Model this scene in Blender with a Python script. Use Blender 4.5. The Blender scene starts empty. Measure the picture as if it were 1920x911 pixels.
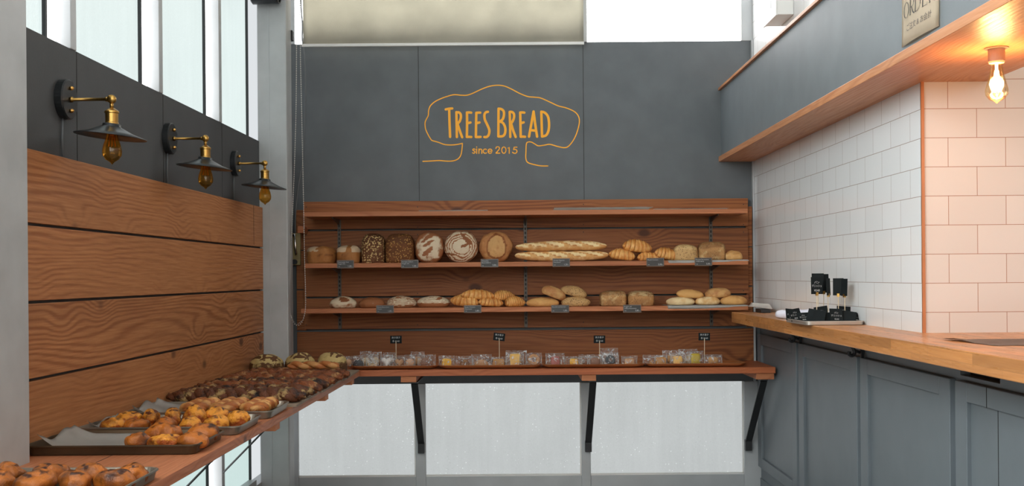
import bpy, bmesh, math, random
from mathutils import Vector, Matrix, noise
random.seed(7)
C = bpy.context.scene.collection
PI = math.pi
F = 2049.0; CX = 960.0; CY = 517.0; TH = 0.008      # focal length in pixels, horizon point, slight roll of the camera
EYE = 1.40                                          # eye height; everything below is measured from the eye, lifted at the end
SL = 0.0195                                         # the left wall is not quite square to the back wall

def dr(px, py):
    dx = px - CX; dy = py - CY
    return dx - TH * dy, dy + TH * dx
def P(px, py, Y):
    dx, dy = dr(px, py); return Vector((dx * Y / F, Y, -dy * Y / F))
def U(px, py, Z):
    dx, dy = dr(px, py); Y = -Z * F / dy; return Vector((dx * Y / F, Y, Z))
def XA(px, Y, z=0.0):
    return ((px - CX) + TH * z * F / Y) * Y / F
def LM(x, y, z): return (x + SL * y, y, z)

# ------------------------------------------------------------------ materials
def mk(name):
    m = bpy.data.materials.new(name); m.use_nodes = True
    nt = m.node_tree; nt.nodes.clear()
    out = nt.nodes.new('ShaderNodeOutputMaterial')
    return m, nt, out
class G:
    def __init__(s, nt): s.nt = nt
    def n(s, typ, props=None, **ins):
        nd = s.nt.nodes.new('ShaderNode' + typ)
        for k, v in (props or {}).items(): setattr(nd, k, v)
        for k, v in ins.items():
            key = k.replace('_', ' ')
            if k[0] == 'i' and k[1:].isdigit(): sock = nd.inputs[int(k[1:])]
            else: sock = nd.inputs[key]
            s.set(sock, v)
        return nd
    def set(s, sock, v):
        if isinstance(v, bpy.types.NodeSocket): s.nt.links.new(v, sock)
        elif isinstance(v, bpy.types.Node): s.nt.links.new(v.outputs[0], sock)
        else:
            if isinstance(v, (tuple, list)) and len(v) == 3 and sock.type == 'RGBA': v = (*v, 1)
            sock.default_value = v
    def math(s, op, a, b=0.0, clamp=False):
        nd = s.n('Math', {'operation': op, 'use_clamp': clamp}, i0=a, i1=b); return nd.outputs[0]
    def mix(s, f, a, b):
        nd = s.nt.nodes.new('ShaderNodeMix'); nd.data_type = 'RGBA'
        s.set(nd.inputs[0], f); s.set(nd.inputs[6], a); s.set(nd.inputs[7], b)
        return nd.outputs[2]
    def mr(s, v, a, b, c=0.0, d=1.0, smooth=False):
        nd = s.n('MapRange', {'interpolation_type': 'SMOOTHSTEP' if smooth else 'LINEAR'}, i0=v, i1=a, i2=b, i3=c, i4=d); return nd.outputs[0]
    def noise(s, vec, scale, detail=2.0, rough=0.5, dist=0.0):
        nd = s.n('TexNoise', None, Vector=vec, Scale=scale, Detail=detail, Roughness=rough, Distortion=dist); return nd.outputs[0]
    def vor(s, vec, scale, feature='F1', rnd=1.0):
        nd = s.n('TexVoronoi', {'feature': feature}, Vector=vec, Scale=scale, Randomness=rnd); return nd
    def coord(s, rnd=True):
        tc = s.n('TexCoord').outputs['Object']
        if not rnd: return tc
        oi = s.n('ObjectInfo').outputs['Random']
        cv = s.n('CombineXYZ', None, X=s.math('MULTIPLY', oi, 37.3), Y=s.math('MULTIPLY', oi, 19.7), Z=s.math('MULTIPLY', oi, 53.1))
        return s.n('VectorMath', {'operation': 'ADD'}, i0=tc, i1=cv.outputs[0]).outputs[0]
    def bump(s, h, strength=0.3, dist=0.01):
        return s.n('Bump', None, Height=h, Strength=strength, Distance=dist).outputs[0]
    def out(s, out, col, rough=0.6, metal=0.0, normal=None, spec=0.5, **kw):
        b = s.n('BsdfPrincipled')
        s.set(b.inputs['Base Color'], col); s.set(b.inputs['Roughness'], rough); s.set(b.inputs['Metallic'], metal)
        s.set(b.inputs['Specular IOR Level'], spec)
        if normal is not None: s.set(b.inputs['Normal'], normal)
        for k, v in kw.items(): s.set(b.inputs[k.replace('_', ' ')], v)
        s.nt.links.new(b.outputs[0], out.inputs[0]); return b

def plain(name, col, rough=0.5, metal=0.0, spec=0.5, var=0.06, bump=0.0, bscale=200.0):
    m, nt, out = mk(name); g = G(nt); v = g.coord()
    nz = g.noise(v, 6.0, 4.0)
    dark = tuple(c * (1 - var * 2) for c in col); lite = tuple(min(1, c * (1 + var * 2)) for c in col)
    c = g.mix(g.mr(nz, .3, .7), dark, lite)
    nm = g.bump(g.noise(v, bscale, 3.0), bump, 0.002) if bump else None
    g.out(out, c, rough, metal, nm, spec); return m

def wood(name, c1, c2, cd, axis='X', ring=36.0, knots=0.10, rough=0.55, amp=0.10, spec=0.35, tint=0.16, fiber=1.0, blocks=None, flat_a=False, fig=.62):
    m, nt, out = mk(name); g = G(nt); v = g.coord()
    sp = g.n('SeparateXYZ', None, Vector=v).outputs
    if axis == 'X': al, a, b = sp[0], sp[1], sp[2]
    elif axis == 'Y': al, a, b = sp[1], sp[0], sp[2]
    else: al, a, b = sp[2], sp[0], sp[1]
    vb = g.n('CombineXYZ', None, X=g.math('MULTIPLY', al, 1.1), Y=g.math('MULTIPLY', a, 4.2), Z=g.math('MULTIPLY', b, 4.2)).outputs[0]
    vk = g.n('CombineXYZ', None, X=g.math('MULTIPLY', al, 2.5), Y=g.math('MULTIPLY', a, .6 if flat_a else 3.4), Z=g.math('MULTIPLY', b, 3.9)).outputs[0]
    vf = g.n('CombineXYZ', None, X=g.math('MULTIPLY', al, 5.0), Y=g.math('MULTIPLY', a, 160.0), Z=g.math('MULTIPLY', b, 160.0)).outputs[0]
    d = g.noise(g.n('VectorMath', {'operation': 'MULTIPLY'}, i0=vb, i1=(.55, 1.0, 1.0)).outputs[0], 1.0, 1.2, .45)
    wob = g.noise(g.n('VectorMath', {'operation': 'MULTIPLY'}, i0=vb, i1=(.35, 1.0, 1.0)).outputs[0], 3.0, 2.0)
    kn = g.vor(vk, 1.0).outputs['Distance']
    push = g.mr(kn, .0, .42, .055, 0.0, True)
    pos = g.math('ADD', g.math('ADD', g.math('ADD', g.math('ADD', a, b), g.math('MULTIPLY', d, amp * 2.6)), g.math('MULTIPLY', wob, .022)), push)
    sn = g.math('SINE', g.math('MULTIPLY', pos, ring * 2 * PI))
    s01 = g.math('POWER', g.mr(sn, -1, 1, 0, 1), 1.8)
    fb = g.noise(vf, 1.0, 3.0, .6)
    patch = g.mr(g.noise(vb, .8, 2.0), .40, .62, .16, fig)
    fac = g.math('ADD', g.math('MULTIPLY', s01, patch), g.mr(fb, .3, .7, 0, .60 * fiber), True)
    big = g.noise(vb, .7, 1.0)
    col = g.mix(fac, c1, c2)
    oi = g.n('ObjectInfo').outputs['Random']
    hv = g.n('HueSaturation', None, Color=col, Value=g.math('ADD', g.mr(big, .3, .7, .88, 1.10), g.math('MULTIPLY', g.math('SUBTRACT', oi, .5), tint)))
    col = hv.outputs[0]
    if blocks:
        bw, bh = blocks
        cv = g.n('CombineXYZ', None, X=al, Y=g.math('ADD', b, g.math('MULTIPLY', a, 0.9)), Z=0.0).outputs[0]
        br = g.n('TexBrick', None, Vector=cv, Color1=(.74, .74, .74, 1), Color2=(1.2, 1.2, 1.2, 1), Mortar=(.75, .75, .75, 1), Scale=1.0, Mortar_Size=.0006, Brick_Width=bw, Row_Height=bh, Bias=0.0)
        br.offset = .43; br.squash = 1.0
        mm = nt.nodes.new('ShaderNodeMix'); mm.data_type = 'RGBA'; mm.blend_type = 'MULTIPLY'
        mm.inputs[0].default_value = 1.0; nt.links.new(col, mm.inputs[6]); nt.links.new(br.outputs[0], mm.inputs[7]); col = mm.outputs[2]
    if knots:
        km = g.mr(g.math('ADD', kn, g.math('MULTIPLY', g.math('SUBTRACT', fb, .5), .03)), knots * .45, knots, 1.0, 0.0, True)
        col = g.mix(g.math('MULTIPLY', km, .85), col, cd)
    nm = g.bump(g.math('ADD', g.math('MULTIPLY', fb, .6), g.math('MULTIPLY', s01, -.3)), .25, .002)
    g.out(out, col, g.mr(fb, .3, .7, rough - .05, rough + .1), 0, nm, spec); return m

def bread(name, crust, alt, dark, alt_amt=0.0, nscale=28.0, soft=.12, darkn=.35, seeds=None, bump=.6, rough=.62, bscale=70.0, spec=.3):
    m, nt, out = mk(name); g = G(nt); v = g.coord()
    am = g.n('Attribute', {'attribute_name': 'm'}).outputs['Fac']
    ad = g.n('Attribute', {'attribute_name': 'd'}).outputs['Fac']
    nz = g.noise(v, nscale, 4.0, .6); n2 = g.noise(v, nscale * .45, 3.0, .6, .4); n3 = g.noise(v, bscale, 4.0, .65)
    f = g.math('ADD', g.math('ADD', am, alt_amt), g.math('MULTIPLY', g.math('SUBTRACT', nz, .5), 1.3))
    col = g.mix(g.mr(f, .5 - soft, .5 + soft, 0, 1, True), crust, alt)
    f2 = g.math('ADD', ad, g.math('MULTIPLY', g.mr(n2, .5, .72), darkn), True)
    col = g.mix(f2, col, dark)
    h = g.math('ADD', n3, g.math('MULTIPLY', nz, .6))
    if seeds:
        sc, sscale, th = seeds
        dv = g.vor(v, sscale, rnd=.9).outputs['Distance']
        sm = g.mr(dv, th * .75, th, 1, 0, True)
        sm = g.math('MULTIPLY', sm, g.mr(g.noise(v, 16.0, 2.0), .36, .46))
        col = g.mix(sm, col, sc); h = g.math('ADD', h, g.math('MULTIPLY', sm, .8))
    g.out(out, col, rough, 0, g.bump(h, bump, .006), spec); return m

def pane_mat(name, col, strength, cond=0.0, streak=0.0, spots=0.0):
    """daylit frosted / fogged glass: a glowing diffuser with a glossy skin"""
    m, nt, out = mk(name); g = G(nt); v = g.coord(False)
    sp = g.n('SeparateXYZ', None, Vector=v).outputs
    sv = g.n('CombineXYZ', None, X=g.math('MULTIPLY', sp[0], 22.0), Y=g.math('MULTIPLY', sp[1], 22.0), Z=g.math('MULTIPLY', sp[2], 1.6)).outputs[0]
    st = g.noise(sv, 1.0, 4.0, .6); big = g.noise(v, 2.2, 3.0); fine = g.noise(v, 130.0, 2.0)
    k = g.math('ADD', 1.0, g.math('MULTIPLY', g.math('SUBTRACT', st, .5), streak))
    k = g.math('ADD', k, g.math('MULTIPLY', g.math('SUBTRACT', big, .5), streak * 1.2))
    k = g.math('ADD', k, g.math('MULTIPLY', g.math('SUBTRACT', fine, .5), cond))
    if spots:
        dv = g.vor(v, 42.0).outputs['Distance']
        dr_ = g.mr(dv, .10, .17, 1, 0)
        dr_ = g.math('MULTIPLY', dr_, g.mr(g.noise(v, 9.0, 2.0), .42, .62))
        k = g.math('ADD', k, g.math('MULTIPLY', dr_, spots))
        dv2 = g.vor(v, 55.0).outputs['Distance']
        d2 = g.math('MULTIPLY', g.mr(dv2, .10, .20, 1, 0), g.mr(g.noise(v, 6.0, 2.0), .45, .6))
        k = g.math('SUBTRACT', k, g.math('MULTIPLY', d2, spots * .35))
    em = g.n('Emission', None, Color=(*col, 1), Strength=g.math('MULTIPLY', k, strength))
    gl = g.n('BsdfGlossy', None, Color=(1, 1, 1, 1), Roughness=.25, Normal=g.bump(g.math('ADD', fine, st), .15, .003))
    mx = g.n('MixShader', None, i0=.06, i1=em, i2=gl)
    nt.links.new(mx.outputs[0], out.inputs[0]); return m

def tile_mat(name, c1, c2, mort, horiz, off, par, rough=.16):
    """glazed 200 x 101 mm wall tile in running bond; horiz = the coordinate that runs along the wall"""
    m, nt, out = mk(name); g = G(nt); v = g.coord(False)
    sp = g.n('SeparateXYZ', None, Vector=v).outputs
    h = sp[0] if horiz == 'X' else sp[1]
    z = g.math('ADD', sp[2], -.569 + .1011 * (20 + par))
    cv = g.n('CombineXYZ', None, X=g.math('ADD', h, -off + 20.0), Y=z, Z=0.0).outputs[0]
    br = g.n('TexBrick', None, Vector=cv, Color1=(*c1, 1), Color2=(*c2, 1), Mortar=(*mort, 1), Scale=1.0, Mortar_Size=.0013, Brick_Width=.2, Row_Height=.1011, Mortar_Smooth=.3)
    br.offset = .5
    nz = g.noise(v, 3.0, 2.0)
    hgt = g.math('ADD', g.math('MULTIPLY', br.outputs[1], -1.0), g.math('MULTIPLY', nz, .35))
    g.out(out, br.outputs[0], rough, 0, g.bump(hgt, .35, .003), .5); return m

def emis(name, col, s):
    m, nt, out = mk(name); g = G(nt)
    nt.links.new(g.n('Emission', None, Color=(*col, 1), Strength=s).outputs[0], out.inputs[0]); return m

def film(name, tint, base=.10, hi=.5, scale=45.0, rough=.12):
    m, nt, out = mk(name); g = G(nt); v = g.coord()
    nz = g.noise(v, scale, 3.0, .6, .6)
    fr = g.n('Fresnel', None, IOR=1.4).outputs[0]
    fac = g.math('ADD', g.math('ADD', g.mr(nz, .55, .66, 0, hi), base), g.math('MULTIPLY', fr, .5), True)  # noise adds white patches, painted crinkle highlights and haze
    tr = g.n('BsdfTransparent', None, Color=(*tint, 1))
    b = g.n('BsdfPrincipled'); b.inputs['Base Color'].default_value = (.9, .92, .94, 1); b.inputs['Roughness'].default_value = rough
    g.set(b.inputs['Normal'], g.bump(nz, .8, .01))
    mx = g.n('MixShader', None, i0=fac, i1=tr, i2=b); nt.links.new(mx.outputs[0], out.inputs[0]); return m

def bulbglass(name, tint, refl=.12):
    m, nt, out = mk(name); g = G(nt)
    fr = g.n('Fresnel', None, IOR=1.45).outputs[0]
    tr = g.n('BsdfTransparent', None, Color=(*tint, 1)); gl = g.n('BsdfGlossy', None, Color=(1, .95, .85, 1), Roughness=.03)
    mx = g.n('MixShader', None, i0=g.math('ADD', g.math('MULTIPLY', fr, .35), refl * .2, True), i1=tr, i2=gl)
    nt.links.new(mx.outputs[0], out.inputs[0]); return m

W = {}
W['clad_left'] = wood('left_larch_boards', (.46, .200, .078), (.28, .100, .034), (.085, .028, .012), 'Y', ring=46, knots=.125, tint=.12, amp=.10, flat_a=True, fig=.85)
W['clad_back'] = wood('back_larch_boards', (.36, .130, .039), (.20, .062, .019), (.07, .022, .009), 'X', ring=46, knots=.125, tint=.14, flat_a=True, fig=.95)
W['shelf'] = wood('shelf_pine', (.52, .20, .085), (.37, .12, .048), (.10, .035, .018), 'X', ring=50, knots=.07, tint=.06)
W['bench_x'] = wood('bench_larch_back', (.50, .15, .055), (.33, .085, .030), (.07, .02, .01), 'X', ring=44, knots=.09, tint=.05, rough=.45)
W['bench_y'] = wood('bench_larch_left', (.46, .17, .075), (.33, .11, .048), (.08, .03, .02), 'Y', ring=44, knots=.09, tint=.05, rough=.45)
W['counter'] = wood('counter_ash', (.54, .235, .075), (.40, .150, .042), (.3, .11, .03), 'Y', ring=44, knots=0, tint=.02, rough=.3, spec=.5, amp=.16, blocks=(.31, .0292), fiber=.7)
W['ledge'] = wood('ledge_cherry', (.60, .27, .12), (.47, .185, .075), (.2, .08, .03), 'Y', ring=34, knots=0, tint=.03, rough=.38, amp=.2)
W['plate'] = wood('plate_acacia', (.42, .16, .055), (.29, .095, .03), (.1, .04, .02), 'X', ring=60, knots=0, tint=.1, rough=.3)
W['board'] = wood('grey_baking_board', (.30, .235, .17), (.21, .16, .115), (.1, .07, .05), 'X', ring=60, knots=0, rough=.6)
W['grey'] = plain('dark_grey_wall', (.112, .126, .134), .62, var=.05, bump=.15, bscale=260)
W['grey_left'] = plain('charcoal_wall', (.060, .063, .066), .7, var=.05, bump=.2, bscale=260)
W['fascia'] = plain('bulkhead_grey', (.165, .188, .203), .5, var=.04, bump=.1, bscale=260)
W['cab'] = plain('cabinet_blue_grey', (.140, .162, .178), .45, var=.03, bump=.08, bscale=300)
W['steel'] = plain('galvanised_column', (.45, .47, .475), .5, .1, var=.05)
W['alu'] = plain('aluminium_frame', (.46, .48, .49), .45, .2, var=.03)
W['white'] = plain('white_paint', (.78, .78, .75), .45, var=.02)
W['blind'] = plain('blind_cloth', (.50, .48, .41), .9, var=.04, bump=.2, bscale=400)
W['black'] = plain('black_steel', (.018, .019, .021), .5, var=.1)
W['shade'] = plain('black_enamel', (.022, .025, .027), .32, .3, var=.05)
W['brass'] = plain('aged_brass', (.46, .27, .075), .3, 1.0, var=.1)
W['screw'] = plain('brass_screw', (.75, .42, .12), .3, 1.0)
W['pan'] = plain('worn_bakeware', (.26, .225, .18), .38, .75, var=.2)
W['pan_dark'] = plain('dark_bakeware', (.085, .055, .03), .4, .6, var=.2)
W['pan_lite'] = plain('bright_bakeware', (.50, .46, .41), .35, .7, var=.08)
W['paper'] = plain('baking_paper', (.50, .47, .43), .75, var=.06, bump=.3, bscale=30)
W['whitepaper'] = plain('greaseproof_sheet', (.70, .68, .64), .7, var=.04, bump=.3, bscale=40)
W['kraft'] = plain('cream_card', (.86, .72, .54), .8, var=.02)
W['ink'] = plain('black_ink', (.03, .028, .026), .6)
W['inkgrey'] = plain('grey_ink', (.17, .13, .11), .6)
W['chalk'] = plain('chalk', (.55, .56, .56), .8)
W['slate'] = plain('chalkboard', (.009, .012, .013), .75, var=.15, spec=.15)
W['tag'] = plain('price_card', (.035, .034, .033), .5)
W['tagframe'] = plain('price_frame', (.16, .105, .075), .4)
W['stick'] = plain('wooden_pick', (.62, .50, .34), .6)
W['orange'] = plain('orange_paint', (1.0, .44, .0), .5, var=.0)
W['chrome'] = plain('chrome', (.75, .75, .74), .15, 1.0)
W['beige'] = plain('beige_plastic', (.36, .28, .12), .5)
W['rail'] = plain('slotted_steel', (.10, .085, .07), .45, .5)
W['dark'] = plain('dark_recess', (.012, .010, .009), .8)
W['nail'] = plain('nail_head', (.05, .025, .015), .5)
W['chain'] = plain('white_beads', (.62, .60, .55), .4)
W['cable'] = plain('grey_cable', (.12, .13, .135), .5)
W['cloth'] = plain('white_towel', (.74, .73, .82), .9, var=.04, bump=.6, bscale=120)
W['mat'] = plain('grey_mat', (.33, .25, .21), .6, var=.08)
W['socket'] = plain('bulb_socket', (.42, .30, .22), .5)
W['floor'] = plain('concrete_floor', (.17, .165, .155), .6, var=.1)
W['ceil'] = plain('white_ceiling', (.75, .75, .73), .8, var=.02)
W['corner'] = plain('bulb_tinted_corner_strip', (.45, .17, .07), .3, .2)  # wooden strip with the bulb's reflection put into its orange-brown
W['pane'] = pane_mat('frosted_pane', (.88, 1.0, .98), .93, .08, .10, .10)
W['fill_near'] = pane_mat('side_fill_glow', (.95, 1.0, 1.0), 12.0, .05, .06, 0)  # glow of the unseen side pane, raised to light the right side
W['fill_behind'] = pane_mat('rear_fill_glow', (.97, 1.0, 1.0), 3.6, .05, .06, 0)  # glow added behind the camera for light from above
W['fill_near_low'] = pane_mat('side_fill_glow_low', (.95, 1.0, 1.0), 5.0, .05, .06, 0)
W['pane_low'] = pane_mat('frosted_low_pane', (.80, 1.0, .97), .80, .05, .06, 0)
W['clear'] = emis('bright_clear_pane', (1.0, 1.0, 1.0), 4.0)
W['clear_back'] = emis('bright_sky_pane', (1.0, 1.0, 1.0), 7.0)
W['fog'] = pane_mat('fogged_pane', (.95, 1.0, 1.0), .57, .10, .16, .40)
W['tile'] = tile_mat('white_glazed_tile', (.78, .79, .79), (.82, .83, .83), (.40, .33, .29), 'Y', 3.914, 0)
W['tile_k'] = tile_mat('bulb_tinted_tile', (.58, .515, .47), (.61, .545, .50), (.34, .19, .13), 'X', 1.620, 0)  # white tile with the bulbs' warm light put into its colour
W['amber'] = bulbglass('amber_glass', (.90, .62, .22))
W['warmglass'] = bulbglass('clear_warm_glass', (1.0, .90, .72))
W['filament_off'] = plain('unlit_filament', (.75, .30, .04), .4)
W['filament'] = emis('lit_filament', (1.0, .60, .22), 60.0)
W['film'] = film('cellophane', (.98, .99, .99), .05, .5, 60.0)
# bakery
W['b_tin'] = bread('tin_loaf', (.40, .17, .05), (.62, .46, .30), (.11, .038, .014), seeds=None, darkn=.5)
W['b_sun'] = bread('sunflower_loaf', (.15, .055, .02), (.2, .08, .03), (.05, .02, .01), seeds=((.70, .50, .22, 1), 85.0, .46), bump=1.0)
W['b_dark'] = bread('sunflower_dark', (.17, .06, .018), (.26, .10, .03), (.05, .018, .008), seeds=((.50, .27, .08, 1), 90.0, .40), bump=1.0)
W['b_flour'] = bread('floured_crust', (.36, .14, .055), (.74, .62, .44), (.18, .06, .022), soft=.16, darkn=.25)
W['b_orange'] = bread('rustic_crust', (.50, .22, .08), (.66, .38, .15), (.22, .065, .02), soft=.2, darkn=.5)
W['b_baguette'] = bread('baguette_crust', (.72, .38, .13), (.88, .68, .36), (.42, .14, .035), soft=.25, darkn=.45, nscale=22)
W['b_croissant'] = bread('croissant_crust', (.66, .25, .05), (.86, .50, .17), (.26, .06, .012), soft=.35, darkn=.35, nscale=26, rough=.4, bump=.5)
W['b_seed'] = bread('seeded_grain', (.62, .38, .16), (.7, .48, .22), (.25, .10, .035), seeds=((.09, .05, .025, 1), 110.0, .28), bump=.8)
W['b_grain'] = bread('grain_loaf', (.52, .27, .10), (.76, .56, .28), (.16, .06, .022), seeds=((.10, .05, .02, 1), 130.0, .25), bump=.9, soft=.2)
W['b_pale'] = bread('pale_roll', (.72, .40, .14), (.90, .70, .40), (.42, .16, .04), soft=.25, darkn=.6, nscale=26)
W['b_bun'] = bread('glazed_bun', (.20, .045, .008), (.44, .13, .018), (.045, .012, .004), soft=.30, darkn=1.1, nscale=24, rough=.35)
W['b_cheese'] = bread('cheese_bun', (.33, .065, .008), (.70, .28, .03), (.08, .016, .005), alt_amt=-.08, soft=.16, darkn=.9, nscale=42, rough=.35, bump=1.0)
W['b_braid'] = bread('milk_braid', (.38, .12, .028), (.66, .34, .11), (.18, .05, .014), soft=.2, darkn=.5, nscale=20, rough=.42)
W['b_choc'] = bread('chocolate_twist', (.12, .038, .014), (.38, .25, .10), (.015, .008, .007), alt_amt=-.22, soft=.10, darkn=1.3, nscale=52, bump=1.2, rough=.5)
W['b_spice'] = bread('spiced_twist', (.22, .062, .018), (.38, .19, .075), (.03, .012, .008), alt_amt=-.25, soft=.12, darkn=1.1, nscale=52, bump=1.2, rough=.5)
W['b_plain'] = bread('plain_twist', (.40, .14, .04), (.52, .26, .09), (.15, .05, .02), soft=.2, darkn=.5, nscale=30, rough=.45)
W['b_country'] = bread('country_round', (.11, .045, .014), (.50, .37, .15), (.05, .022, .008), soft=.14, darkn=.5, nscale=34)
def cake(n, c, d): W[n] = bread(n, c, tuple(min(1, x * 1.25) for x in c), d, soft=.3, darkn=.5, nscale=60)
cake('k_grey', (.05, .05, .055), (.02, .02, .02)); cake('k_cream', (.62, .45, .28), (.45, .28, .14)); cake('k_icing', (.80, .74, .70), (.30, .10, .05))
cake('k_almond', (.50, .26, .12), (.7, .5, .34)); cake('k_peach', (.62, .36, .22), (.5, .25, .14)); cake('k_cocoa', (.22, .09, .045), (.1, .04, .02))
cake('k_yellow', (.78, .42, .03), (.35, .09, .01)); cake('k_burger', (.24, .09, .02), (.08, .03, .01)); cake('k_tan', (.46, .23, .07), (.3, .13, .04))
cake('k_slice', (.76, .46, .13), (.4, .16, .04)); cake('k_pink', (.40, .11, .09), (.25, .06, .05)); cake('k_lime', (.50, .36, .03), (.25, .16, .02))

# ------------------------------------------------------------------ geometry helpers
def B(bm, x0, x1, y0, y1, z0, z1, mp=None):
    vs = []
    for x in (x0, x1):
        for y in (y0, y1):
            for z in (z0, z1):
                vs.append(bm.verts.new(mp(x, y, z) if mp else (x, y, z)))
    for f in ((0, 1, 3, 2), (4, 6, 7, 5), (0, 4, 5, 1), (2, 3, 7, 6), (0, 2, 6, 4), (1, 5, 7, 3)):
        bm.faces.new([vs[i] for i in f])
    return vs
def box(*a, mp=None):
    bm = bmesh.new(); B(bm, *a, mp=mp); return bm
def LY(bm):
    m = bm.verts.layers.float.get('m') or bm.verts.layers.float.new('m')
    d = bm.verts.layers.float.get('d') or bm.verts.layers.float.new('d')
    return m, d
def wloc(o):
    v = Vector((0, 0, 0))
    while o is not None: v += Vector(o.location); o = o.parent
    return v
def obj(name, bm, mat, parent=None, bev=0.0, smooth=False, loc=None, rc=True, local=False, seg=2):
    """link a bmesh as ONE object; absolute coordinates are turned into the object's own"""
    if bev:
        bmesh.ops.bevel(bm, geom=bm.edges[:] , offset=bev, segments=seg, profile=.5, affect='EDGES')
    bmesh.ops.recalc_face_normals(bm, faces=bm.faces)
    if smooth:
        for f in bm.faces: f.smooth = True
    me = bpy.data.meshes.new(name)
    o = bpy.data.objects.new(name, me); C.objects.link(o)
    if not local:
        if parent is not None:
            bmesh.ops.translate(bm, verts=bm.verts, vec=-wloc(parent))
        elif rc:
            xs = [v.co.x for v in bm.verts]; ys = [v.co.y for v in bm.verts]; zs = [v.co.z for v in bm.verts]
            c = Vector(((min(xs) + max(xs)) / 2, (min(ys) + max(ys)) / 2, min(zs)))
            bmesh.ops.translate(bm, verts=bm.verts, vec=-c); o.location = c
    elif loc is not None: o.location = loc
    bm.to_mesh(me); bm.free(); me.materials.append(W[mat] if isinstance(mat, str) else mat)
    if parent is not None: o.parent = parent
    return o
def tag(o, label, cat, group=None):
    o['label'] = label; o['category'] = cat
    if group: o['group'] = group
    return o
def thing(name, loc, label, cat, group=None, rz=0.0):
    o = bpy.data.objects.new(name, None); C.objects.link(o); o.location = loc; o.rotation_euler = (0, 0, rz); o.empty_display_size = .05
    return tag(o, label, cat, group)
def struct(o): o['kind'] = 'structure'; return o
def sroot(name, loc=(0, 0, 0)):
    o = bpy.data.objects.new(name, None); C.objects.link(o); o.location = loc; o['kind'] = 'structure'; return o

def tube(bm, pts, rad, seg=10, closed_caps=True, flat=None, mark=None):
    pts = [Vector(p) for p in pts]; n = len(pts); rings = []
    lm, ld = LY(bm); prev = None
    for i, p in enumerate(pts):
        t = (pts[min(i + 1, n - 1)] - pts[max(i - 1, 0)])
        if t.length < 1e-9: t = Vector((0, 0, 1))
        t.normalize()
        if prev is None:
            a = Vector((0, 0, 1)) if abs(t.z) < .9 else Vector((0, 1, 0))
            u = t.cross(a).normalized()
        else:
            u = (prev - t * prev.dot(t)); u = u.normalized() if u.length > 1e-6 else t.orthogonal().normalized()
        prev = u; w = t.cross(u)
        r = rad(i / (n - 1)) if callable(rad) else rad
        ring = []
        for k in range(seg):
            a = 2 * PI * k / seg; rr = r
            q = p + (u * math.cos(a) + w * math.sin(a)) * rr
            v = bm.verts.new(q)
            if mark: v[lm], v[ld] = mark(i / (n - 1), a)
            ring.append(v)
        rings.append(ring)
    for i in range(n - 1):
        for k in range(seg):
            bm.faces.new((rings[i][k], rings[i][(k + 1) % seg], rings[i + 1][(k + 1) % seg], rings[i + 1][k]))
    if closed_caps:
        bm.faces.new(rings[0][::-1]); bm.faces.new(rings[-1])
def lathe(bm, prof, seg=32, c=(0, 0, 0), axis='Z'):
    c = Vector(c); rings = []
    for r, h in prof:
        ring = []
        for k in range(seg):
            a = 2 * PI * k / seg; x, y = r * math.cos(a), r * math.sin(a)
            q = {'Z': (x, y, h), 'X': (h, x, y), 'Y': (x, h, y)}[axis]
            ring.append(bm.verts.new(c + Vector(q)))
        rings.append(ring)
    for i in range(len(rings) - 1):
        for k in range(seg):
            bm.faces.new((rings[i][k], rings[i][(k + 1) % seg], rings[i + 1][(k + 1) % seg], rings[i + 1][k]))
    if prof[0][0] > 1e-5: bm.faces.new(rings[0][::-1])
    if prof[-1][0] > 1e-5: bm.faces.new(rings[-1])
def cyl(bm, c, r, h, axis='Z', seg=20):
    lathe(bm, [(r, 0), (r, h)], seg, c, axis)
def rloop(hx, hy, r, z, n=5, c=(0, 0)):
    pts = []
    for (sx, sy, a0) in ((1, 1, 0), (-1, 1, 90), (-1, -1, 180), (1, -1, 270)):
        for k in range(n + 1):
            a = math.radians(a0 + 90 * k / n)
            pts.append((c[0] + sx * (hx - r) + r * math.cos(a), c[1] + sy * (hy - r) + r * math.sin(a), z))
    return pts
def loft(bm, loops, cap0=True, cap1=True):
    R = [[bm.verts.new(p) for p in L] for L in loops]
    n = len(R[0])
    for i in range(len(R) - 1):
        for k in range(n): bm.faces.new((R[i][k], R[i][(k + 1) % n], R[i + 1][(k + 1) % n], R[i + 1][k]))
    if cap0: bm.faces.new(R[0][::-1])
    if cap1: bm.faces.new(R[-1])
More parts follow.
